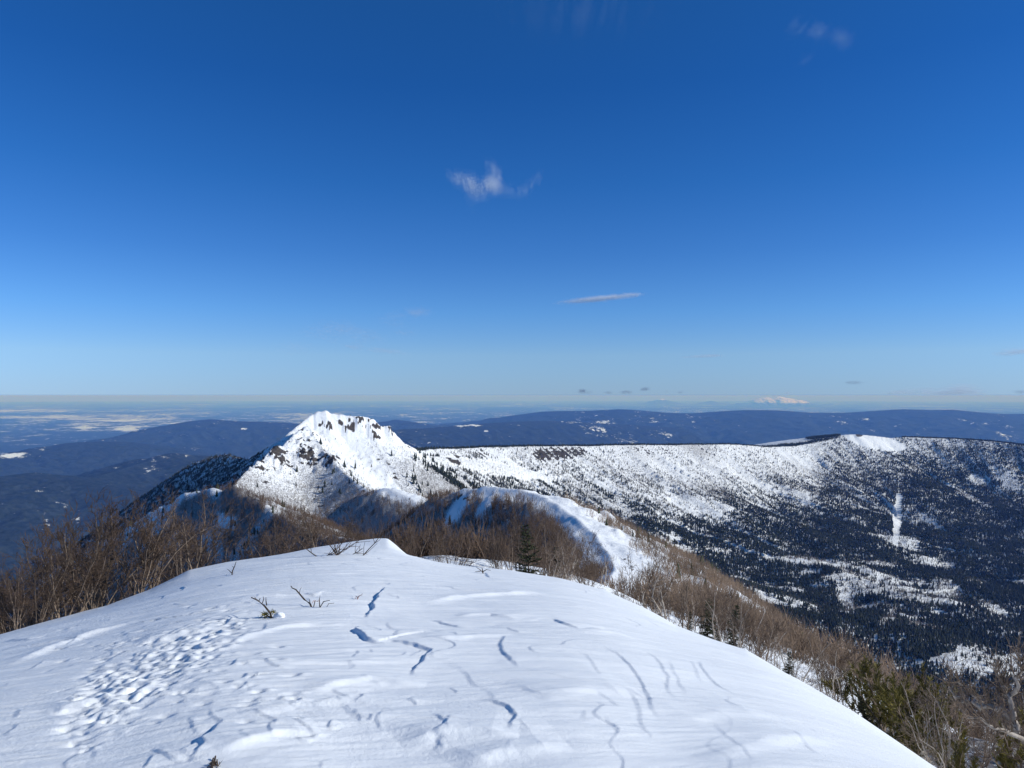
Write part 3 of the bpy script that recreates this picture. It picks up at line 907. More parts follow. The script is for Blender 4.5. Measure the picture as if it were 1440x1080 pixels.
def plant_ridge():
    g = np.random.default_rng(79)
    N = 120000
    a = np.radians(g.uniform(-37, 37, N)); r = np.exp(g.uniform(math.log(45), math.log(520), N))
    X = np.sin(a) * r; Y = np.cos(a) * r
    Z, D, Sd, use1 = ridge_height(X, Y, True)
    px, py = to_px(X, Y, Z)
    area = r * r / 90000.
    d = thicket_density(X, Y, Z, D, Sd, use1, px, py)
    cap = np.clip(area * 1.2, 0, 1.0)
    k = (g.random(N) < d * (.3 + .7 * np.clip(r / 130., 0, 1))) & (py < 1120)
    k2 = np.where(k)[0][:52000]
    h = g.uniform(1.3, 3.3, len(k2)) * np.where(Sd[k2] > 0, .95, 1.05) * np.where((px[k2] > 312) & (px[k2] < 520) & ~use1[k2], 1.35, 1) * np.where((px[k2] > 560) & (Sd[k2] < 0) & use1[k2] & (Y[k2] > 150), 1.25, 1)
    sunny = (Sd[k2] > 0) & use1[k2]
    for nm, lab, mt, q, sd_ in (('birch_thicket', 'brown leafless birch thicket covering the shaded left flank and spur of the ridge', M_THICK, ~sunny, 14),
                                ('birch_thicket', 'sunlit-tan leafless birch thicket covering the sunny right flank of the ridge', M_THICK_LIT, sunny, 15)):
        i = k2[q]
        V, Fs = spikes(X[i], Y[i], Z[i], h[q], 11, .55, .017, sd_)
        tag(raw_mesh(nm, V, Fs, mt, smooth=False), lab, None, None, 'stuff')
    # dark dwarf conifers mixed in, left shaded ravine and spur
    d2 = np.where(use1, .012, .16) * sstep(70, 120, r)
    d2 = d2 + .9 * np.exp(-((px - 380) / 90) ** 2 - ((py - 755) / 34) ** 2) * sstep(39, 43, D) + .12 * np.exp(-((px - 520) / 60) ** 2 - ((py - 735) / 30) ** 2) + .06 * np.exp(-((px - 640) / 60) ** 2 - ((py - 735) / 20) ** 2)
    d2 = d2 * np.clip(d * 2, 0, 1)
    k3 = np.where((g.random(N) < d2) & ~k & (r > 70))[0]
    conifer_mesh('dwarf_conifers', X[k3], Y[k3], Z[k3], g.uniform(1.2, 3.4, len(k3)), M_NEEDLE_D, 'dark dwarf conifers mixed into the thicket along the ridge', 6)


plant_ridge()

# ------------------------------------------------------------------ near trees, each one a thing
class Tubes:
    def __init__(self): self.V = []; self.F = []

    def tube(self, P, Rd, sides=4):
        n0 = len(self.V)
        for i, p in enumerate(P):
            d = (P[min(i + 1, len(P) - 1)] - P[max(i - 1, 0)])
            if d.length < 1e-6: d = Vector((0, 0, 1))
            d.normalize()
            u = d.orthogonal().normalized(); v = d.cross(u)
            for s in range(sides):
                a = s * 2 * math.pi / sides
                self.V.append(p + (u * math.cos(a) + v * math.sin(a)) * Rd[i])
        for i in range(len(P) - 1):
            for s in range(sides):
                q = (s + 1) % sides
                a, b, c, d = n0 + i * sides + s, n0 + i * sides + q, n0 + (i + 1) * sides + q, n0 + (i + 1) * sides + s
                self.F.append((a, b, c)); self.F.append((a, c, d))

    def tri(self, a, b, c):
        n = len(self.V); self.V += [a, b, c]; self.F.append((n, n + 1, n + 2))

    def data(self, name, mat, smooth=True):
        me = bpy.data.meshes.new(name)
        V = np.array([tuple(v) for v in self.V], dtype=np.float32); Fc = np.array(self.F, dtype=np.int32)
        o = raw_mesh(name, V, Fc, mat, smooth)
        me = o.data; bpy.data.objects.remove(o)
        return me


def rdir(rnd, d, ang):
    ax = d.orthogonal().normalized(); ax.rotate(__import__('mathutils').Quaternion(d, rnd.uniform(0, 6.283)))
    e = d.copy(); e.rotate(__import__('mathutils').Quaternion(ax, ang)); return e


def path(rnd, p, d, ln, n, jit, up):
    P = [p.copy()]; dd = d.copy()
    for i in range(n):
        dd = (dd + Vector((rnd.gauss(0, jit), rnd.gauss(0, jit), rnd.gauss(0, jit) + up))).normalized()
        P.append(P[-1] + dd * (ln / n))
    return P


def birch(seed, stems=4, height=3.0, rad=.035, spread=.4, crooked=.22, lean=(0, 0), twig=.006, dense=1.0):
    rnd = random.Random(seed); T = Tubes(); C = Tubes()
    for s in range(stems):
        a = rnd.uniform(0, 6.283); sp = rnd.uniform(.1, 1) * spread
        d = Vector((math.cos(a) * sp + lean[0], math.sin(a) * sp + lean[1], 1)).normalized()
        ln = height * rnd.uniform(.75, 1.05); r0 = rad * rnd.uniform(.7, 1.1)
        P = path(rnd, Vector((rnd.gauss(0, .08), rnd.gauss(0, .08), -.35)), d, ln + .3, 9, crooked * .5, .03)
        n = len(P)
        T.tube(P, [r0 * (1 - .82 * i / (n - 1)) for i in range(n)], 6)
        for b in range(int(9 * dense)):
            t = rnd.uniform(.18, .98); i = min(int(t * (n - 1)), n - 2); f = t * (n - 1) - i
            p = P[i].lerp(P[i + 1], f); dr = (P[i + 1] - P[i]).normalized()
            d1 = rdir(rnd, dr, rnd.uniform(.45, 1.05)); l1 = ln * rnd.uniform(.22, .46) * (1.1 - .55 * t)
            r1 = max(r0 * (1 - .8 * t) * .55, twig)
            Q = path(rnd, p, d1, l1, 5, crooked * .6, .10)
            (T if r1 > .011 else C).tube(Q, [r1 * (1 - .65 * k / 5) for k in range(6)], 4)
            for c in range(int(6 * dense)):
                t2 = rnd.uniform(.15, 1.0); j = min(int(t2 * 5), 4)
                p2 = Q[j].lerp(Q[j + 1], min(t2 * 5 - j, 1)); d2 = rdir(rnd, (Q[j + 1] - Q[j]).normalized(), rnd.uniform(.35, .95))
                l2 = l1 * rnd.uniform(.3, .62); W = path(rnd, p2, d2, l2, 3, crooked * .7, .10)
                C.tube(W, [twig * 1.1, twig, twig * .8, twig * .45], 3)
                for e in range(int(3.4 * dense)):
                    t3 = rnd.uniform(.2, 1.0); m = min(int(t3 * 3), 2)
                    p3 = W[m].lerp(W[m + 1], min(t3 * 3 - m, 1)); d3 = rdir(rnd, (W[m + 1] - W[m]).normalized(), rnd.uniform(.3, .9))
                    X3 = path(rnd, p3, d3, l2 * rnd.uniform(.35, .6), 2, crooked * .6, .08)
                    C.tube(X3, [twig * .75, twig * .62, twig * .35], 3)
    return T, C


def spruce(seed, height=3.2, width=.85, gaps=.12, droop=.18, olive=False, whorl=.16, tipup=.1, lean=0.0):
    rnd = random.Random(seed); T = Tubes(); C = Tubes()
    P = path(rnd, Vector((0, 0, -.3)), Vector((lean, 0, 1)).normalized(), height + .3, 8, .035, .05); n = len(P)
    T.tube(P, [.055 * height / 3 * (1 - .88 * i / (n - 1)) for i in range(n)], 7)
    z = .12 * height
    while z < height * .99:
        t = z / height
        for b in range(rnd.randint(5, 8)):
            if rnd.random() < gaps: continue
            f = (z + .3) / (height + .3) * (n - 1); i = min(int(f), n - 2); p = P[i].lerp(P[i + 1], f - i)
            a = rnd.uniform(0, 6.283); ln = width * (1 - t) ** .8 * rnd.uniform(.6, 1.12) + .07
            d = Vector((math.cos(a), math.sin(a), .35 - droop * 2 * (1 - t) + rnd.gauss(0, .12))).normalized()
            Q = path(rnd, p, d, ln, 5, .05, tipup * .2 - .03)
            T.tube(Q, [.012 * (1 - .7 * k / 5) + .002 for k in range(6)], 3)
            m = max(5, int(ln / .035))
            for k in range(m):
                u = (k + rnd.random()) / m; j = min(int(u * 5), 4); q = Q[j].lerp(Q[j + 1], u * 5 - j); dr = (Q[j + 1] - Q[j]).normalized()
                sd = dr.cross(Vector((0, 0, 1)))
                if sd.length < .05: sd = Vector((1, 0, 0))
                sd.normalize()
                for sg in (-1, 1):
                    tip = (dr * rnd.uniform(.4, .9) + sd * sg * rnd.uniform(.4, 1) + Vector((0, 0, rnd.gauss(.05, .3)))).normalized() * rnd.uniform(.07, .16) * (1.15 - .4 * u)
                    w = tip.cross(Vector((rnd.gauss(0, 1), rnd.gauss(0, 1), rnd.gauss(0, 1)))).normalized() * rnd.uniform(.012, .024)
                    e = q + tip
                    C.tri(q + w * .5, q - w * .5, e - w * .3); C.tri(q + w, e + w * .4, q + tip * .5 - w * 1.6)
        z += whorl * rnd.uniform(.7, 1.2)
    return T, C


def dwarf_pine(seed, stems=7, height=1.5, spread=.9, tuft=.13, needles=46, twig_n=7):
    rnd = random.Random(seed); T = Tubes(); C = Tubes()
    for s in range(stems):
        a = rnd.uniform(0, 6.283); sp = rnd.uniform(.2, 1) * spread
        P = path(rnd, Vector((0, 0, -.2)), Vector((math.cos(a) * sp, math.sin(a) * sp, .8)).normalized(), height * rnd.uniform(.7, 1.15), 7, .16, .12)
        T.tube(P, [.03 * (1 - .75 * i / 7) for i in range(8)], 5)
        for b in range(twig_n):
            t = rnd.uniform(.35, 1.0); i = min(int(t * 7), 6); p = P[i].lerp(P[i + 1], min(t * 7 - i, 1))
            d = (rdir(rnd, (P[i + 1] - P[i]).normalized(), rnd.uniform(.3, 1.1)) + Vector((0, 0, .25))).normalized()
            Q = path(rnd, p, d, height * rnd.uniform(.15, .34), 4, .12, .14)
            T.tube(Q, [.010, .009, .008, .007, .005], 3)
            for k in range(needles):
                u = rnd.uniform(.25, 1.0); j = min(int(u * 4), 3); q = Q[j].lerp(Q[j + 1], min(u * 4 - j, 1)); dr = (Q[j + 1] - Q[j]).normalized()
                tip = (rdir(rnd, dr, rnd.uniform(.35, 1.0))) * tuft * rnd.uniform(.6, 1.1)
                w = tip.cross(Vector((rnd.gauss(0, 1), rnd.gauss(0, 1), rnd.gauss(0, 1)))).normalized() * tuft * rnd.uniform(.06, .11)
                C.tri(q - w, q + w, q + tip)
    return T, C


BIRCHES = []
for i in range(8):
    st = [3, 4, 5, 3, 6, 2, 4, 5][i]
    T, C = birch(100 + i, st, 3.0, [.036, .03, .026, .04, .024, .045, .03, .028][i], [.35, .5, .6, .28, .7, .25, .45, .55][i], [.2, .24, .28, .18, .26, .3, .22, .2][i], twig=.0062, dense=1.12)
    BIRCHES.append((T.data('trunk', M_STEM), C.data('crown', M_TWIG)))
PALE = []
for i in range(5):
    T, C = birch(200 + i, [2, 3, 4, 2, 3][i], 3.0, [.05, .04, .034, .055, .045][i], [.35, .5, .6, .5, .4][i], .32, lean=(-.12, 0), twig=.0055, dense=.9)
    PALE.append((T.data('trunk', M_STEM_W), C.data('crown', M_TWIG_P)))
SPRUCES = []
for i in range(4):
    T, C = spruce(300 + i, 3.0, [.8, .7, .95, .75][i], [.12, .2, .25, .1][i], [.2, .25, .3, .15][i])
    SPRUCES.append((T.data('trunk', M_DEAD), C.data('crown', M_NEEDLE_D)))
PINES = []
for i in range(4):
    T, C = dwarf_pine(400 + i, [7, 9, 8, 6][i], 1.7, [.6, .8, 1.0, .45][i], .14, 50, 9)
    PINES.append((T.data('trunk', M_STEM), C.data('crown', M_NEEDLE)))


def plant(kind, name, x, y, h, rz, label, cat, group=None, base_h=3.0, tilt=(0, 0)):
    z = float(ground(np.array([x]), np.array([y]))[0])
    o = empty(name, (x, y, z - .05), rz, h / base_h)
    o.rotation_euler = (tilt[0], tilt[1], rz)
    tag(o, label, cat, group)
    for nm, me in zip(('trunk', 'crown'), kind):
        c = bpy.data.objects.new(nm, me); COL.objects.link(c); c.parent = o
    return o


def at_ground(px, d):
    x = (px - 720) / F * d
    z = float(ground(np.array([x]), np.array([d]))[0])
    return x, float(d), z


def edge_d(px):
    x, y, z = at(px, 800, 10.0); a = math.atan2(x, y)
    return float(np.interp(a, _az, _td)) * math.cos(a)


def seed_near():
    rnd = random.Random(17)
    # thicket on the left of the dome
    n = 0; tries = 0
    while n < 106 and tries < 4000:
        tries += 1
        px = rnd.uniform(-90, 470)
        if px > 290 and rnd.random() < .62: continue
        dd = edge_d(px) + .25 + 34 * rnd.random() ** 1.7
        x, y, z = at_ground(px, dd)
        qx, qy = to_px(np.array([x]), np.array([y]), np.array([z]))
        h = rnd.uniform(1.6, 3.3)
        top = float(qy[0]) - h / dd * F
        lim = np.interp(px, [-90, 0, 60, 110, 200, 300, 400, 470], [885, 825, 768, 715, 694, 695, 684, 705])
        if top < lim: h *= max(.45, (float(qy[0]) - lim) / (float(qy[0]) - top)) 
        if h < .9 or top > 960: continue
        back = dd > edge_d(px) + 9
        plant(rnd.choice(BIRCHES), 'birch_tree', x, y, h, rnd.uniform(0, 6.28),
              'leafless brown birch deep in the thicket beyond the left edge of the snow dome' if back else 'leafless brown birch rooted along the left rim of the snow dome', 'tree',
              'birches in the back of the left thicket' if back else 'birches along the left rim')
        n += 1
    # shrubs in the middle behind the lip
    n = 0; tries = 0
    while n < 46 and tries < 3000:
        tries += 1
        px = rnd.uniform(480, 800); dd = 25 + 60 * rnd.random() ** 1.3
        x, y, z = at_ground(px, dd)
        qx, qy = to_px(np.array([x]), np.array([y]), np.array([z])); qy = float(qy[0])
        h = rnd.uniform(1.5, 2.8); top = qy - h / dd * F
        lim = np.interp(px, [480, 560, 640, 700, 800], [715, 715, 728, 720, 742])
        if top < lim: h *= (qy - lim) / (qy - top)
        if h < .8: continue
        plant(rnd.choice(BIRCHES), 'birch_tree', x, y, h, rnd.uniform(0, 6.28), 'leafless brown birch shrub in the hollow between the dome lip and the snowy knob', 'tree', 'birches in the hollow behind the lip')
        n += 1
    # right flank
    n = 0; tries = 0
    while n < 118 and tries < 5000:
        tries += 1
        px = rnd.uniform(770, 1500); dd = edge_d(px) + .8 + 52 * rnd.random() ** 1.5
        x, y, z = at_ground(px, dd)
        qx, qy = to_px(np.array([x]), np.array([y]), np.array([z])); qy = float(qy[0])
        h = rnd.uniform(1.2, 2.6); top = qy - h / dd * F
        lim = np.interp(px, [770, 850, 900, 960, 1040, 1100, 1200, 1300, 1380, 1440, 1500], [745, 760, 775, 800, 835, 860, 915, 955, 955, 950, 950])
        if top < lim: h *= (qy - lim) / (qy - top)
        if h < .7 or top > 1085: continue
        if px > 1195 and dd < edge_d(px) + 6 and rnd.random() < .72: continue
        pale = rnd.random() < .5
        low = px > 1180
        plant(rnd.choice(PALE if pale else BIRCHES), 'birch_tree', x, y, h, rnd.uniform(0, 6.28),
              ('pale-barked leafless birch' if pale else 'brown-twigged leafless birch') + (' among the dwarf pines at the lower right slope' if low else ' on the sunny slope below the right rim of the dome'), 'tree',
              ('pale' if pale else 'brown') + ' birches ' + ('among the dwarf pines' if low else 'on the right slope'))
        n += 1


seed_near()


def spot(px, py_base, d):
    """a place on the ground in column px, d away"""
    return at_ground(px, d)


# conifers that can be told apart; top: the row of the photo their tip reaches
def conif(kind, name, px, d, top, label, bh=3.0, tilt=(0, 0)):
    x, y, z = at_ground(px, d)
    base = float(to_px(np.array([x]), np.array([y]), np.array([z]))[1][0])
    h = max(.5, (base - top) * d / F)
    return plant(kind, name, x, y, h, random.uniform(0, 6.28), label, 'tree', None, bh, tilt)


conif(SPRUCES[0], 'spruce_tree', 742, 27, 735, 'small dark spruce standing behind the rim below the snowy knob')
conif(SPRUCES[1], 'spruce_tree', 790, 28, 768, 'stunted spruce half hidden by birch twigs at the start of the right slope')
conif(SPRUCES[2], 'spruce_tree', 994, 17, 838, 'dark spruce beside the twisted white birch on the right slope')
conif(SPRUCES[3], 'spruce_tree', 1028, 17.5, 848, 'broad dark spruce with snow behind it, right of the twisted white birch')
conif(SPRUCES[1], 'spruce_tree', 967, 16, 866, 'short olive-dark spruce at the rim just below the twisted white birch')
conif(SPRUCES[2], 'spruce_tree', 1108, 12.8, 926, 'low dark spruce sprig hugging the snow rim halfway down the right edge')
conif(SPRUCES[0], 'spruce_tree', 1216, 11.2, 968, 'low dark conifer leaning over the rim above the olive dwarf pines', 3.0, (0, -.25))
conif(PINES[0], 'dwarf_pine', 1256, 11.6, 945, 'largest olive-green dwarf pine on the lower right slope', 1.7)
conif(PINES[1], 'dwarf_pine', 1236, 13.2, 925, 'tall olive dwarf pine with its top shoot against the dark valley', 1.7)
conif(PINES[2], 'dwarf_pine', 1325, 10.6, 964, 'golden-olive dwarf pine beside a curved pale birch near the corner', 1.7)
conif(PINES[3], 'dwarf_pine', 1408, 9.8, 1006, 'yellow-green dwarf pine under the big leaning birch limb', 1.7)
conif(PINES[1], 'dwarf_pine', 1280, 9.9, 1012, 'low sprawling olive dwarf pine touching the snow rim near the bottom', 1.7)
conif(PINES[2], 'dwarf_pine', 1350, 8.8, 1046, 'small dwarf pine in the bottom corner below the curved pale birch', 1.7)


# twisted white birch on the right rim
T, C = birch(501, 3, 2.2, .075, .75, .42, lean=(.1, 0), twig=.007, dense=1.0)
conif((T.data('trunk', M_STEM_W), C.data('crown', M_TWIG_P)), 'birch_tree', 936, 16.4, 792, 'twisted white birch with thick crooked limbs on the right rim of the dome', 2.2)
T, C = birch(505, 2, 2.2, .05, .5, .38, twig=.006, dense=.8)
conif((T.data('trunk', M_STEM_W), C.data('crown', M_TWIG_P)), 'birch_tree', 1300, 10.4, 975, 'slim S-curved white birch between two olive dwarf pines', 2.2)


def big_limb():
    rnd = random.Random(9); T = Tubes(); C = Tubes()
    pts = [(1462, 1062, 9.2), (1440, 1040, 9.3), (1424, 1012, 9.4), (1408, 998, 9.5), (1385, 993, 9.6), (1362, 988, 9.8), (1345, 976, 9.9), (1335, 962, 10.0)]
    def br(pts, r0, r1, sub=3):
        P = [Vector(p) for p in crest(pts, sub)]
        for p in P[1:]: p += Vector((rnd.gauss(0, .018), rnd.gauss(0, .025), rnd.gauss(0, .018)))
        n = len(P); T.tube(P, [r0 + (r1 - r0) * i / (n - 1) for i in range(n)], 7); return P
    x, y, z = at_ground(1475, 9.1)
    bx = [(1475, float(to_px(np.array([x]), np.array([y]), np.array([z - .3]))[1][0]), 9.1)]
    limbs = [br(bx + pts, .055, .016), br([(1424, 1012, 9.4), (1420, 985, 9.5), (1412, 968, 9.6), (1402, 952, 9.7), (1398, 930, 9.8)], .034, .009),
             br([(1420, 985, 9.5), (1432, 965, 9.4), (1438, 945, 9.3), (1436, 925, 9.3)], .03, .008), br([(1440, 1040, 9.3), (1420, 1030, 9.0), (1400, 1024, 8.9), (1378, 1010, 8.9), (1345, 996, 9.0)], .03, .008),
             br([(1385, 993, 9.6), (1375, 980, 9.8), (1350, 962, 10.0), (1335, 945, 10.1)], .022, .006)]
    for P in limbs:
        n = len(P)
        for b in range(26):
            i = rnd.randint(max(2, n // 4), n - 2); d = rdir(rnd, (P[i + 1] - P[i]).normalized(), rnd.uniform(.4, 1.1))
            Q = path(rnd, P[i], d, rnd.uniform(.15, .5), 4, .2, .1); C.tube(Q, [.007, .006, .005, .004, .002], 3)
            for c in range(4):
                j = rnd.randint(0, 3); W = path(rnd, Q[j], rdir(rnd, (Q[j + 1] - Q[j]).normalized(), rnd.uniform(.4, .9)), rnd.uniform(.08, .25), 3, .2, .1); C.tube(W, [.004, .0036, .003, .0015], 3)
    o = empty('birch_tree', (x, y, z)); tag(o, 'big weathered pale birch limb leaning in from the lower right corner', 'tree')
    for nm, me in (('trunk', T.data('trunk', M_STEM_W)), ('crown', C.data('crown', M_TWIG_P))):
        c = bpy.data.objects.new(nm, me); COL.objects.link(c); c.parent = o; c.location = (-x, -y, -z)


big_limb()

# ------------------------------------------------------------------ small things poking out of the snow
def surf(px, py):
    p = dome_hit(px, py)
    x, y = float(p[0]), float(p[1])
    z = float(dome(np.array([x]), np.array([y]))[0] + dome_relief(np.array([x]), np.array([y]))[0])
    return Vector((x, y, z))


def px_m(p):
    return p.length / F          # metres per photo pixel there


def twig_thing(name, label, cat, base_px, strokes, r0, mat, tufts=(), needle=None, seed=0):
    """strokes: lists of photo pixels, laid out on a plane through the base that faces the path, with depth jitter"""
    rnd = random.Random(seed); b = surf(*base_px); k = px_m(b); d0 = b.y
    T = Tubes(); C = Tubes()
    for st in strokes:
        P = []
        dj = rnd.uniform(-.12, .12)
        for i, q in enumerate(st[0]):
            P.append(Vector(at(q[0], q[1], d0 + dj * i / max(1, len(st[0]) - 1))))
        if st[1]: P[0].z -= .08
        n = len(P); r = r0 * st[2]
        T.tube(P, [r * (1 - .6 * i / (n - 1)) for i in range(n)], 6)
    o = empty(name, b); tag(o, label, cat)
    c = bpy.data.objects.new('stem', T.data('stem', mat)); COL.objects.link(c); c.parent = o; c.location = -b
    if tufts:
        for (qx, qy, rad, n) in tufts:
            c0 = Vector(at(qx, qy, d0))
            for i in range(n):
                dv = Vector((rnd.gauss(0, 1), rnd.gauss(0, 1), rnd.gauss(.3, .8))).normalized(); L = rad * k * rnd.uniform(.5, 1.1)
                q0 = c0 + Vector((rnd.gauss(0, .35), rnd.gauss(0, .35), rnd.gauss(0, .22))) * rad * k
                w = dv.cross(Vector((rnd.gauss(0, 1), rnd.gauss(0, 1), rnd.gauss(0, 1)))).normalized() * L * .12
                C.tri(q0 - w, q0 + w, q0 + dv * L)
        c = bpy.data.objects.new('needles', C.data('needles', needle)); COL.objects.link(c); c.parent = o; c.location = -b
    return o


tw = twig_thing('pine_sprig', 'dark pine sprig with green needle tufts leaning out of the snow', 'twig', (385, 868),
                [([(386, 872), (380, 862), (372, 852), (362, 844), (353, 840)], True, 1.0), ([(375, 851), (374, 845), (374, 840)], False, .5), ([(369, 848), (371, 842), (370, 839)], False, .45),
                 ([(364, 845), (366, 841)], False, .4), ([(384, 870), (376, 866), (368, 870), (362, 871)], False, .8), ([(360, 843), (358, 839)], False, .4)], .012, M_DEAD,
                [(373, 864, 6, 60), (384, 861, 5, 50), (366, 869, 3, 20), (388, 876, 8, 110), (394, 874, 6, 60), (398, 870, 4, 20), (380, 877, 4, 25)], M_NEEDLE, 1)
twig_thing('bare_twig', 'longer bare grey twig arching from the snow beside a clump of buds', 'twig', (442, 853),
           [([(444, 856), (436, 849), (428, 843), (422, 836), (416, 829), (411, 827), (409, 824)], True, 1.0), ([(436, 849), (435, 842)], False, .5), ([(450, 849), (449, 843), (450, 838)], True, .6), ([(446, 850), (455, 846), (464, 844)], True, .7),
            ([(440, 848), (443, 845), (447, 846)], True, .6), ([(421, 835), (422, 829), (424, 826)], False, .35), ([(455, 852), (462, 849), (470, 848)], True, .5)], .011, M_DEAD,
           [(441, 846, 3, 14), (449, 845, 3, 16)], M_RUST, 2)
twig_thing('bare_twig', 'thin upright twig alone near the left rim of the snow', 'twig', (325, 808),
           [([(325, 811), (327, 803), (330, 796), (332, 790)], True, .9), ([(326, 806), (322, 802), (319, 800)], False, .5), ([(329, 798), (326, 796)], False, .4), ([(326, 808), (318, 808)], True, .5)], .013, M_DEAD, seed=3)
twig_thing('bare_twig', 'short forked twig on the crest in front of the snowy knob', 'twig', (679, 806),
           [([(680, 811), (679, 804), (678, 799)], True, 1.2), ([(679, 805), (675, 801), (670, 798)], False, .7), ([(679, 804), (684, 801), (690, 802)], False, .7), ([(676, 803), (668, 804)], False, .6)], .014, M_DEAD, seed=4)
twig_thing('bare_twig', 'tiny reddish twig with a rusty leaf at the head of the snow crack', 'twig', (503, 843),
           [([(499, 844), (504, 839), (510, 835)], True, .8), ([(503, 840), (500, 838)], False, .5)], .010, M_RUST, [(507, 838, 3, 10), (501, 842, 3, 8)], M_RUST, 5)
twig_thing('dry_grass_tuft', 'dark tuft of dry stems poking up at the bottom edge of the picture', 'plant', (300, 1076),
           [([(300, 1090), (301, 1075), (303, 1063)], True, 1.0), ([(297, 1090), (294, 1080), (290, 1074)], True, .8), ([(302, 1090), (306, 1078), (305, 1068)], True, .8), ([(299, 1090), (298, 1074), (300, 1066)], True, .9),
            ([(304, 1090), (309, 1082)], True, .8), ([(295, 1092), (288, 1082), (284, 1080)], True, .8)], .010, M_DEAD, [(300, 1076, 7, 60), (294, 1082, 7, 60), (305, 1080, 6, 50)], M_THICK, 6)


def crest_shrub():
    b = surf(472, 781); rnd = random.Random(3); T = Tubes(); C = Tubes()
    for k in range(9):
        a = rnd.uniform(-1.2, 1.2); d = Vector((math.sin(a) * 1.1 + .25, rnd.gauss(0, .3), .55)).normalized()
        P = path(rnd, Vector((rnd.uniform(-.5, .5), rnd.gauss(0, .1), -.1)), d, rnd.uniform(.4, .85), 5, .1, .05); T.tube(P, [.012, .011, .009, .008, .006, .004], 5)
        for c in range(6):
            i = rnd.randint(1, 4); Q = path(rnd, P[i], rdir(rnd, (P[i + 1] - P[i]).normalized(), rnd.uniform(.3, .9)), rnd.uniform(.12, .35), 3, .12, .05); C.tube(Q, [.006, .005, .004, .003], 3)
    o = empty('bare_shrub', b); tag(o, 'low bare shrub half buried on the highest snow lip', 'shrub')
    for nm, me in (('stem', T.data('stem', M_DEAD)), ('crown', C.data('crown', M_TWIG))):
        c = bpy.data.objects.new(nm, me); COL.objects.link(c); c.parent = o


crest_shrub()

# snow caught on the sprig and lying on a spruce
def snow_lump(name, label, p, sz, seed):
    n, m = 28, 16; g = np.random.default_rng(seed)
    th, ph = np.meshgrid(np.linspace(0, 2 * math.pi, n), np.linspace(0, math.pi, m), indexing='ij')
    x = np.cos(th) * np.sin(ph); y = np.sin(th) * np.sin(ph); z = np.cos(ph)
    nn = 1 + .35 * fbm(x * 1.4 + z * 2 + seed, y * 1.4, 3, seed)
    V = np.stack([(x * nn * sz[0]).ravel(), (y * nn * sz[1]).ravel(), (z * nn * sz[2]).ravel()], 1)
    o = raw_mesh(name, V, grid_faces(n, m), M_SNOW); o.location = p
    tag(o, label, 'snow clump')
    return o


b = surf(393, 868)
snow_lump('snow_clump', 'small clump of snow resting on the pine sprig', Vector(at(393, 866, b.y)), (7 * px_m(b), 6 * px_m(b), 4.5 * px_m(b)), 4)

# ------------------------------------------------------------------ clouds: tens of thousands of drifting flakes of ice, thin enough to see through
def mat_cloud(name, alb):
    t = NT(name)
    d = t.n('BsdfDiffuse'); d.inputs['Color'].default_value = alb + (1,)
    tr = t.n('BsdfTranslucent'); tr.inputs['Color'].default_value = alb + (1,)
    m = t.n('MixShader'); m.inputs[0].default_value = .5
    t.l(d.outputs[0], m.inputs[1]); t.l(tr.outputs[0], m.inputs[2]); t.l(m.outputs[0], t.out.inputs['Surface'])
    return t.m


M_CLOUD = mat_cloud('white_ice_cloud', (.90, .94, 1.0)); M_CLOUD_SHADE = mat_cloud('shaded_cloud', (.34, .40, .52))  # second one: shade of the low horizon puffs put into a darker albedo
_cs = [0]


def cloud(name, label, blobs, d, cover, nscale, thr=(.42, .72), stretch=(1, 1), warp=.35, grey=False, size=.34):
    """blobs: (px, py, half width px, half height px, weight[, tilt]) at distance d; cover: how opaque the densest part is"""
    _cs[0] += 1; g = np.random.default_rng(900 + _cs[0]); k = d / F
    U = []; W = []
    for bl in blobs:
        px, py, w, h, wt = bl[:5]; tl = bl[5] if len(bl) > 5 else 0
        n = int(w * h * 62 * wt * (.55 / size) ** 2) + 900
        q = g.uniform(-1.35, 1.35, (n, 2)); u = px + q[:, 0] * w * math.cos(tl) + q[:, 1] * h * math.sin(tl); v = py - q[:, 0] * w * math.sin(tl) + q[:, 1] * h * math.cos(tl)
        sc = nscale / 30.
        wu = u + warp * 26 * fbm(u * sc * .6, v * sc * .6, 3, 601); wv = v + warp * 26 * fbm(u * sc * .6 + 9, v * sc * .6, 3, 611)
        f = fbm(wu * sc * stretch[0], wv * sc * stretch[1], 4, 621 + _cs[0], .5) * .9 + .5
        e = np.hypot(q[:, 0], q[:, 1]); dens = wt * sstep(1.35, .0, e) * sstep(thr[0], thr[1], f)
        keep = g.random(n) < dens
        U.append(np.stack([u, v], 1)[keep])
    U = np.concatenate(U); n = len(U)
    cx, cy = U.mean(0); c = np.array(at(cx, cy, d))
    P = np.array([at(a_, b_, d) for a_, b_ in U]) - c
    hw = max(b_[3] for b_ in blobs) * k
    P[:, 1] += g.normal(0, 1.2 * hw, n)
    sz = size * k * cover * g.uniform(.6, 1.3, n)
    e1 = g.normal(0, 1, (n, 3)); e1 /= np.linalg.norm(e1, axis=1)[:, None]
    e2 = np.cross(e1, g.normal(0, 1, (n, 3))); e2 /= np.linalg.norm(e2, axis=1)[:, None]
    e1 *= sz[:, None]; e2 *= sz[:, None]
    V = np.stack([P - e1, P + e2, P + e1, P - e2], 1).reshape(-1, 3)
    Fc = np.arange(4 * n).reshape(n, 4)
    o = raw_mesh(name, V, Fc, M_CLOUD_SHADE if grey else M_CLOUD, smooth=False); o.location = c
    tag(o, label, 'cloud')
    return o


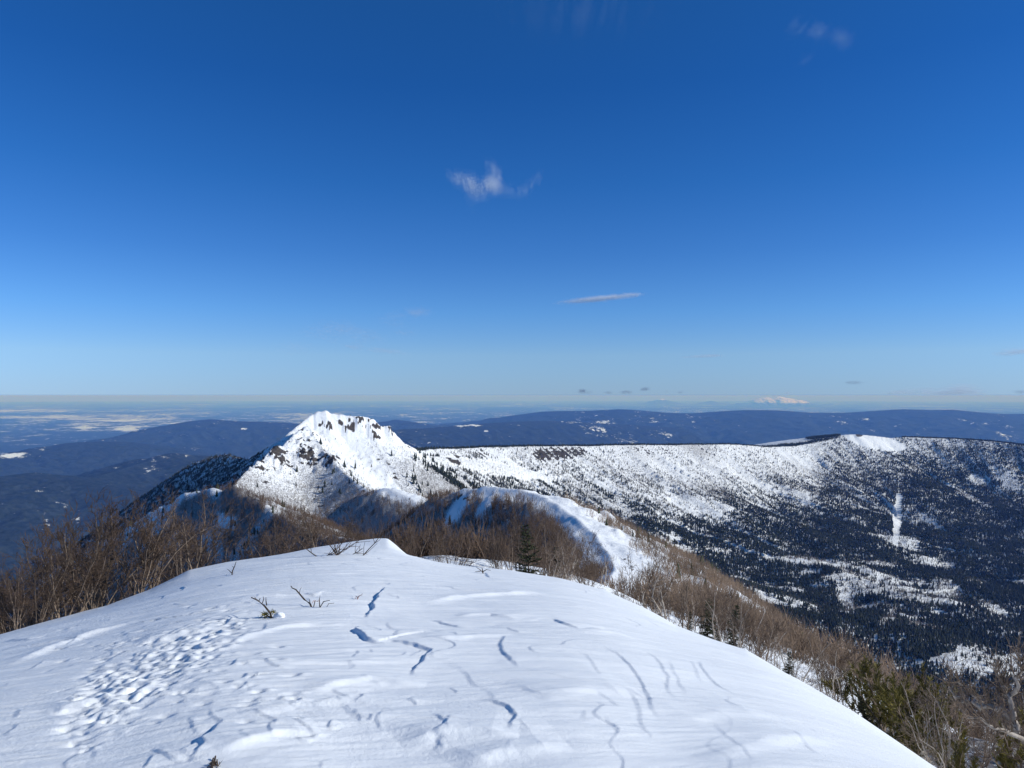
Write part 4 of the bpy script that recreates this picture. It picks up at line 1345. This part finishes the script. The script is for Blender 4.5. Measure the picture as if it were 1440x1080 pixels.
cloud('cloud', 'small ragged white cloud wisp alone in the middle of the blue sky',
      [(640, 249, 14, 6, .55, -.25), (652, 255, 18, 9, .8, -.3), (668, 260, 22, 11, 1.0, -.15), (684, 263, 22, 11, 1.0, .05), (694, 257, 11, 12, 1.0, .3), (699, 247, 7, 10, .9, .2), (694, 238, 6, 7, .8, -.4), (687, 233, 7, 4, .7, -.3),
       (672, 273, 18, 9, .6, .1), (664, 283, 9, 10, .3), (712, 268, 16, 7, .5, -.1), (730, 270, 16, 6, .5, .05), (745, 262, 13, 6, .5, .6), (757, 250, 10, 5, .45, .8)], 5000, .56, 2.4, (.05, .75), warp=.3, stretch=(.9, 1.1))
cloud('cloud', 'thin bright streak of cloud tilting up to the right', [(843, 420, 50, 4.5, 1.0, .10), (878, 416, 26, 3.6, 1.0, .08), (840, 420, 50, 3, 1.0, .10)], 9000, .62, 1.2, (.1, .5), stretch=(.3, 1), warp=.15)
cloud('cloud', 'faint broad cirrus veil low in the left half of the sky', [(485, 470, 90, 20, .55, .2), (510, 489, 55, 4, .9, -.12), (575, 441, 30, 4, .9, .12), (566, 468, 20, 2.5, .9)], 14000, .55, 1.4, (.3, .8), stretch=(.4, 1))
cloud('cloud', 'faint short wisp high in the upper right sky', [(1122, 38, 12, 9, .8, -.3), (1160, 46, 30, 6, 1.0, -.25), (1187, 58, 12, 7, .9, -.6), (1132, 84, 10, 5, .5)], 5000, .34, 2.0, (.25, .75))
cloud('cloud', 'very faint thin veil at the top of the sky', [(820, 18, 110, 24, .7)], 5000, .26, 1.3, (.35, .85))
cloud('cloud', 'thin pale streak of cloud cut by the right edge of the sky', [(1428, 494, 40, 5, 1.0, .08)], 15000, .55, 1.2, (.2, .6), stretch=(.3, 1))
cloud('cloud', 'hair-thin pale cloud line above the distant volcano', [(1005, 500, 45, 2.4, 1.0, .05)], 15000, .45, 1.2, (.2, .6), stretch=(.3, 1))
for lab, bl, cv in [('small grey puff of cloud leftmost above the dark range', [(823, 551, 10, 3.2, 1), (819, 549, 6, 2.5, 1)], .5), ('pair of low grey puffs above the faint snow-tipped cone', [(856, 552, 6, 2, .9), (881, 551.5, 9, 2.6, 1)], .5),
                    ('rounded grey puff floating highest of the small horizon clouds', [(906, 547, 8, 3, 1)], .55), ('tiny grey cloud speck between the two faint cones', [(940, 551, 4, 1.8, .8), (957, 551, 4, 2.5, .9)], .5),
                    ('flat grey cloud dash above the far end of the range', [(1200, 538, 15, 2.6, 1)], .4), ('grey cloud scrap at the right end of the skyline', [(1436, 551, 9, 3, .9)], .45)]:
    cloud('cloud', lab, bl, 150000, cv, 3.0, (.2, .6), grey=True, size=.17)
for lab, bl, cv in [('soft pale cloud bank low on the right skyline', [(1262, 552, 18, 3, .7), (1300, 550, 32, 5, .7), (1356, 548, 26, 8, .9), (1330, 553, 60, 3, .7)], .7), ('white puff of cloud hanging over the volcano summit', [(1106, 552.5, 9, 2.4, .9), (1082, 553, 6, 1.6, .8)], .5)]:
    cloud('cloud', lab, bl, 150000, cv, 2.0, (.2, .7), size=.2)

# ------------------------------------------------------------------ haze
def build_haze():
    x, y0, y1, zb, zt = 150000, -3000, 140000, -1400, 4.0
    V = np.array([(sx, sy, sz) for sx in (-x, x) for sy in (y0, y1) for sz in (zb, zt)], float)
    Fc = np.array([(0, 1, 3, 2), (4, 6, 7, 5), (0, 4, 5, 1), (2, 3, 7, 6), (0, 2, 6, 4), (1, 5, 7, 3)])
    t = NT('blue_air')
    pv = t.n('VolumePrincipled'); pv.inputs['Color'].default_value = (.145, .35, 1.0, 1)
    pv.inputs['Density'].default_value = HAZE; pv.inputs['Absorption Color'].default_value = (1, 1, 1, 1); pv.inputs['Anisotropy'].default_value = 0.0
    t.l(pv.outputs[0], t.out.inputs['Volume'])
    t.m.cycles.homogeneous_volume = True
    o = raw_mesh('haze', V, Fc, t.m, smooth=False)
    tag(o, 'blue haze of clear winter air over the lowland', None, None, 'stuff')


HAZE = 5.5e-5
build_haze()

# ------------------------------------------------------------------ light, sky, camera
SUN_AZ, SUN_EL = 97.0, 27.0          # clockwise from the view direction, above the horizon
w = bpy.data.worlds.new('World'); S.world = w; w.use_nodes = True
nt = w.node_tree; bg = nt.nodes['Background']
sky = nt.nodes.new('ShaderNodeTexSky'); sky.sky_type = 'NISHITA'; sky.sun_disc = False
sky.sun_elevation = R(SUN_EL); sky.sun_rotation = R(SUN_AZ); sky.altitude = 1000; sky.air_density = 1.0; sky.dust_density = 0.0; sky.ozone_density = 3.0
# clear, dry mountain air: deeper blue than the standard sky, bluish down to the horizon
tc = nt.nodes.new('ShaderNodeTexCoord'); sp = nt.nodes.new('ShaderNodeSeparateXYZ'); nt.links.new(tc.outputs['Generated'], sp.inputs[0])
cr = nt.nodes.new('ShaderNodeValToRGB'); zo = nt.nodes.new('ShaderNodeMath'); zo.operation = 'ADD'; zo.inputs[1].default_value = .1; nt.links.new(sp.outputs['Z'], zo.inputs[0]); nt.links.new(zo.outputs[0], cr.inputs[0])
def lin(v): return np.where(np.array(v) / 255. < .04045, np.array(v) / 255. / 12.92, ((np.array(v) / 255. + .055) / 1.055) ** 2.4)
AIR = [(-.03, (216, 214, 185), (98, 134, 204)), (-.003, (216, 214, 185), (102, 138, 208)), (0.001, (216, 214, 185), (146, 179, 209)), (.015, (209, 214, 191), (147, 182, 212)), (.052, (176, 201, 203), (136, 181, 221)), (.108, (144, 177, 201), (96, 157, 223)),
       (.18, (120, 153, 188), (65, 126, 203)), (.267, (102, 133, 171), (42, 104, 181)), (.378, (87, 116, 154), (28, 86, 160)), (.449, (81, 108, 146), (27, 82, 152))]
while len(cr.color_ramp.elements) < len(AIR) + 1: cr.color_ramp.elements.new(.5)
for el, (z_, have, want) in zip(cr.color_ramp.elements, AIR):
    el.position = z_ + .1; el.color = tuple(lin(want) / lin(have)) + (1,)
cr.color_ramp.elements[len(AIR)].position = 1.0; cr.color_ramp.elements[len(AIR)].color = (.40, .92, 1.12, 1)
mx = nt.nodes.new('ShaderNodeMix'); mx.data_type = 'RGBA'; mx.blend_type = 'MULTIPLY'; mx.inputs[0].default_value = 1
nt.links.new(sky.outputs[0], mx.inputs[6]); nt.links.new(cr.outputs[0], mx.inputs[7]); nt.links.new(mx.outputs[2], bg.inputs[0])
bg.inputs[1].default_value = .10
w.cycles.sampling_method = 'MANUAL'; w.cycles.sample_map_resolution = 512

sl = bpy.data.lights.new('sun', 'SUN'); sl.energy = 4.55; sl.angle = R(.53); sl.color = (.965, .955, .875)
so = bpy.data.objects.new('sun', sl); COL.objects.link(so)
sd = Vector((math.sin(R(SUN_AZ)) * math.cos(R(SUN_EL)), math.cos(R(SUN_AZ)) * math.cos(R(SUN_EL)), math.sin(R(SUN_EL))))
so.rotation_euler = sd.to_track_quat('Z', 'Y').to_euler()

cam = bpy.data.cameras.new('camera'); cam.sensor_width = 36; cam.lens = 36 * F / 1440; cam.clip_start = .1; cam.clip_end = 400000
co = bpy.data.objects.new('camera', cam); COL.objects.link(co); co.rotation_euler = (R(90) + PITCH, 0, 0); S.camera = co

S.view_settings.view_transform = 'Standard'; S.view_settings.look = 'None'; S.view_settings.gamma = 1; S.view_settings.exposure = 0.0
S.cycles.volume_bounces = 0; S.cycles.max_bounces = 6; S.cycles.diffuse_bounces = 3; S.cycles.use_denoising = True
S.cycles.volume_max_steps = 256
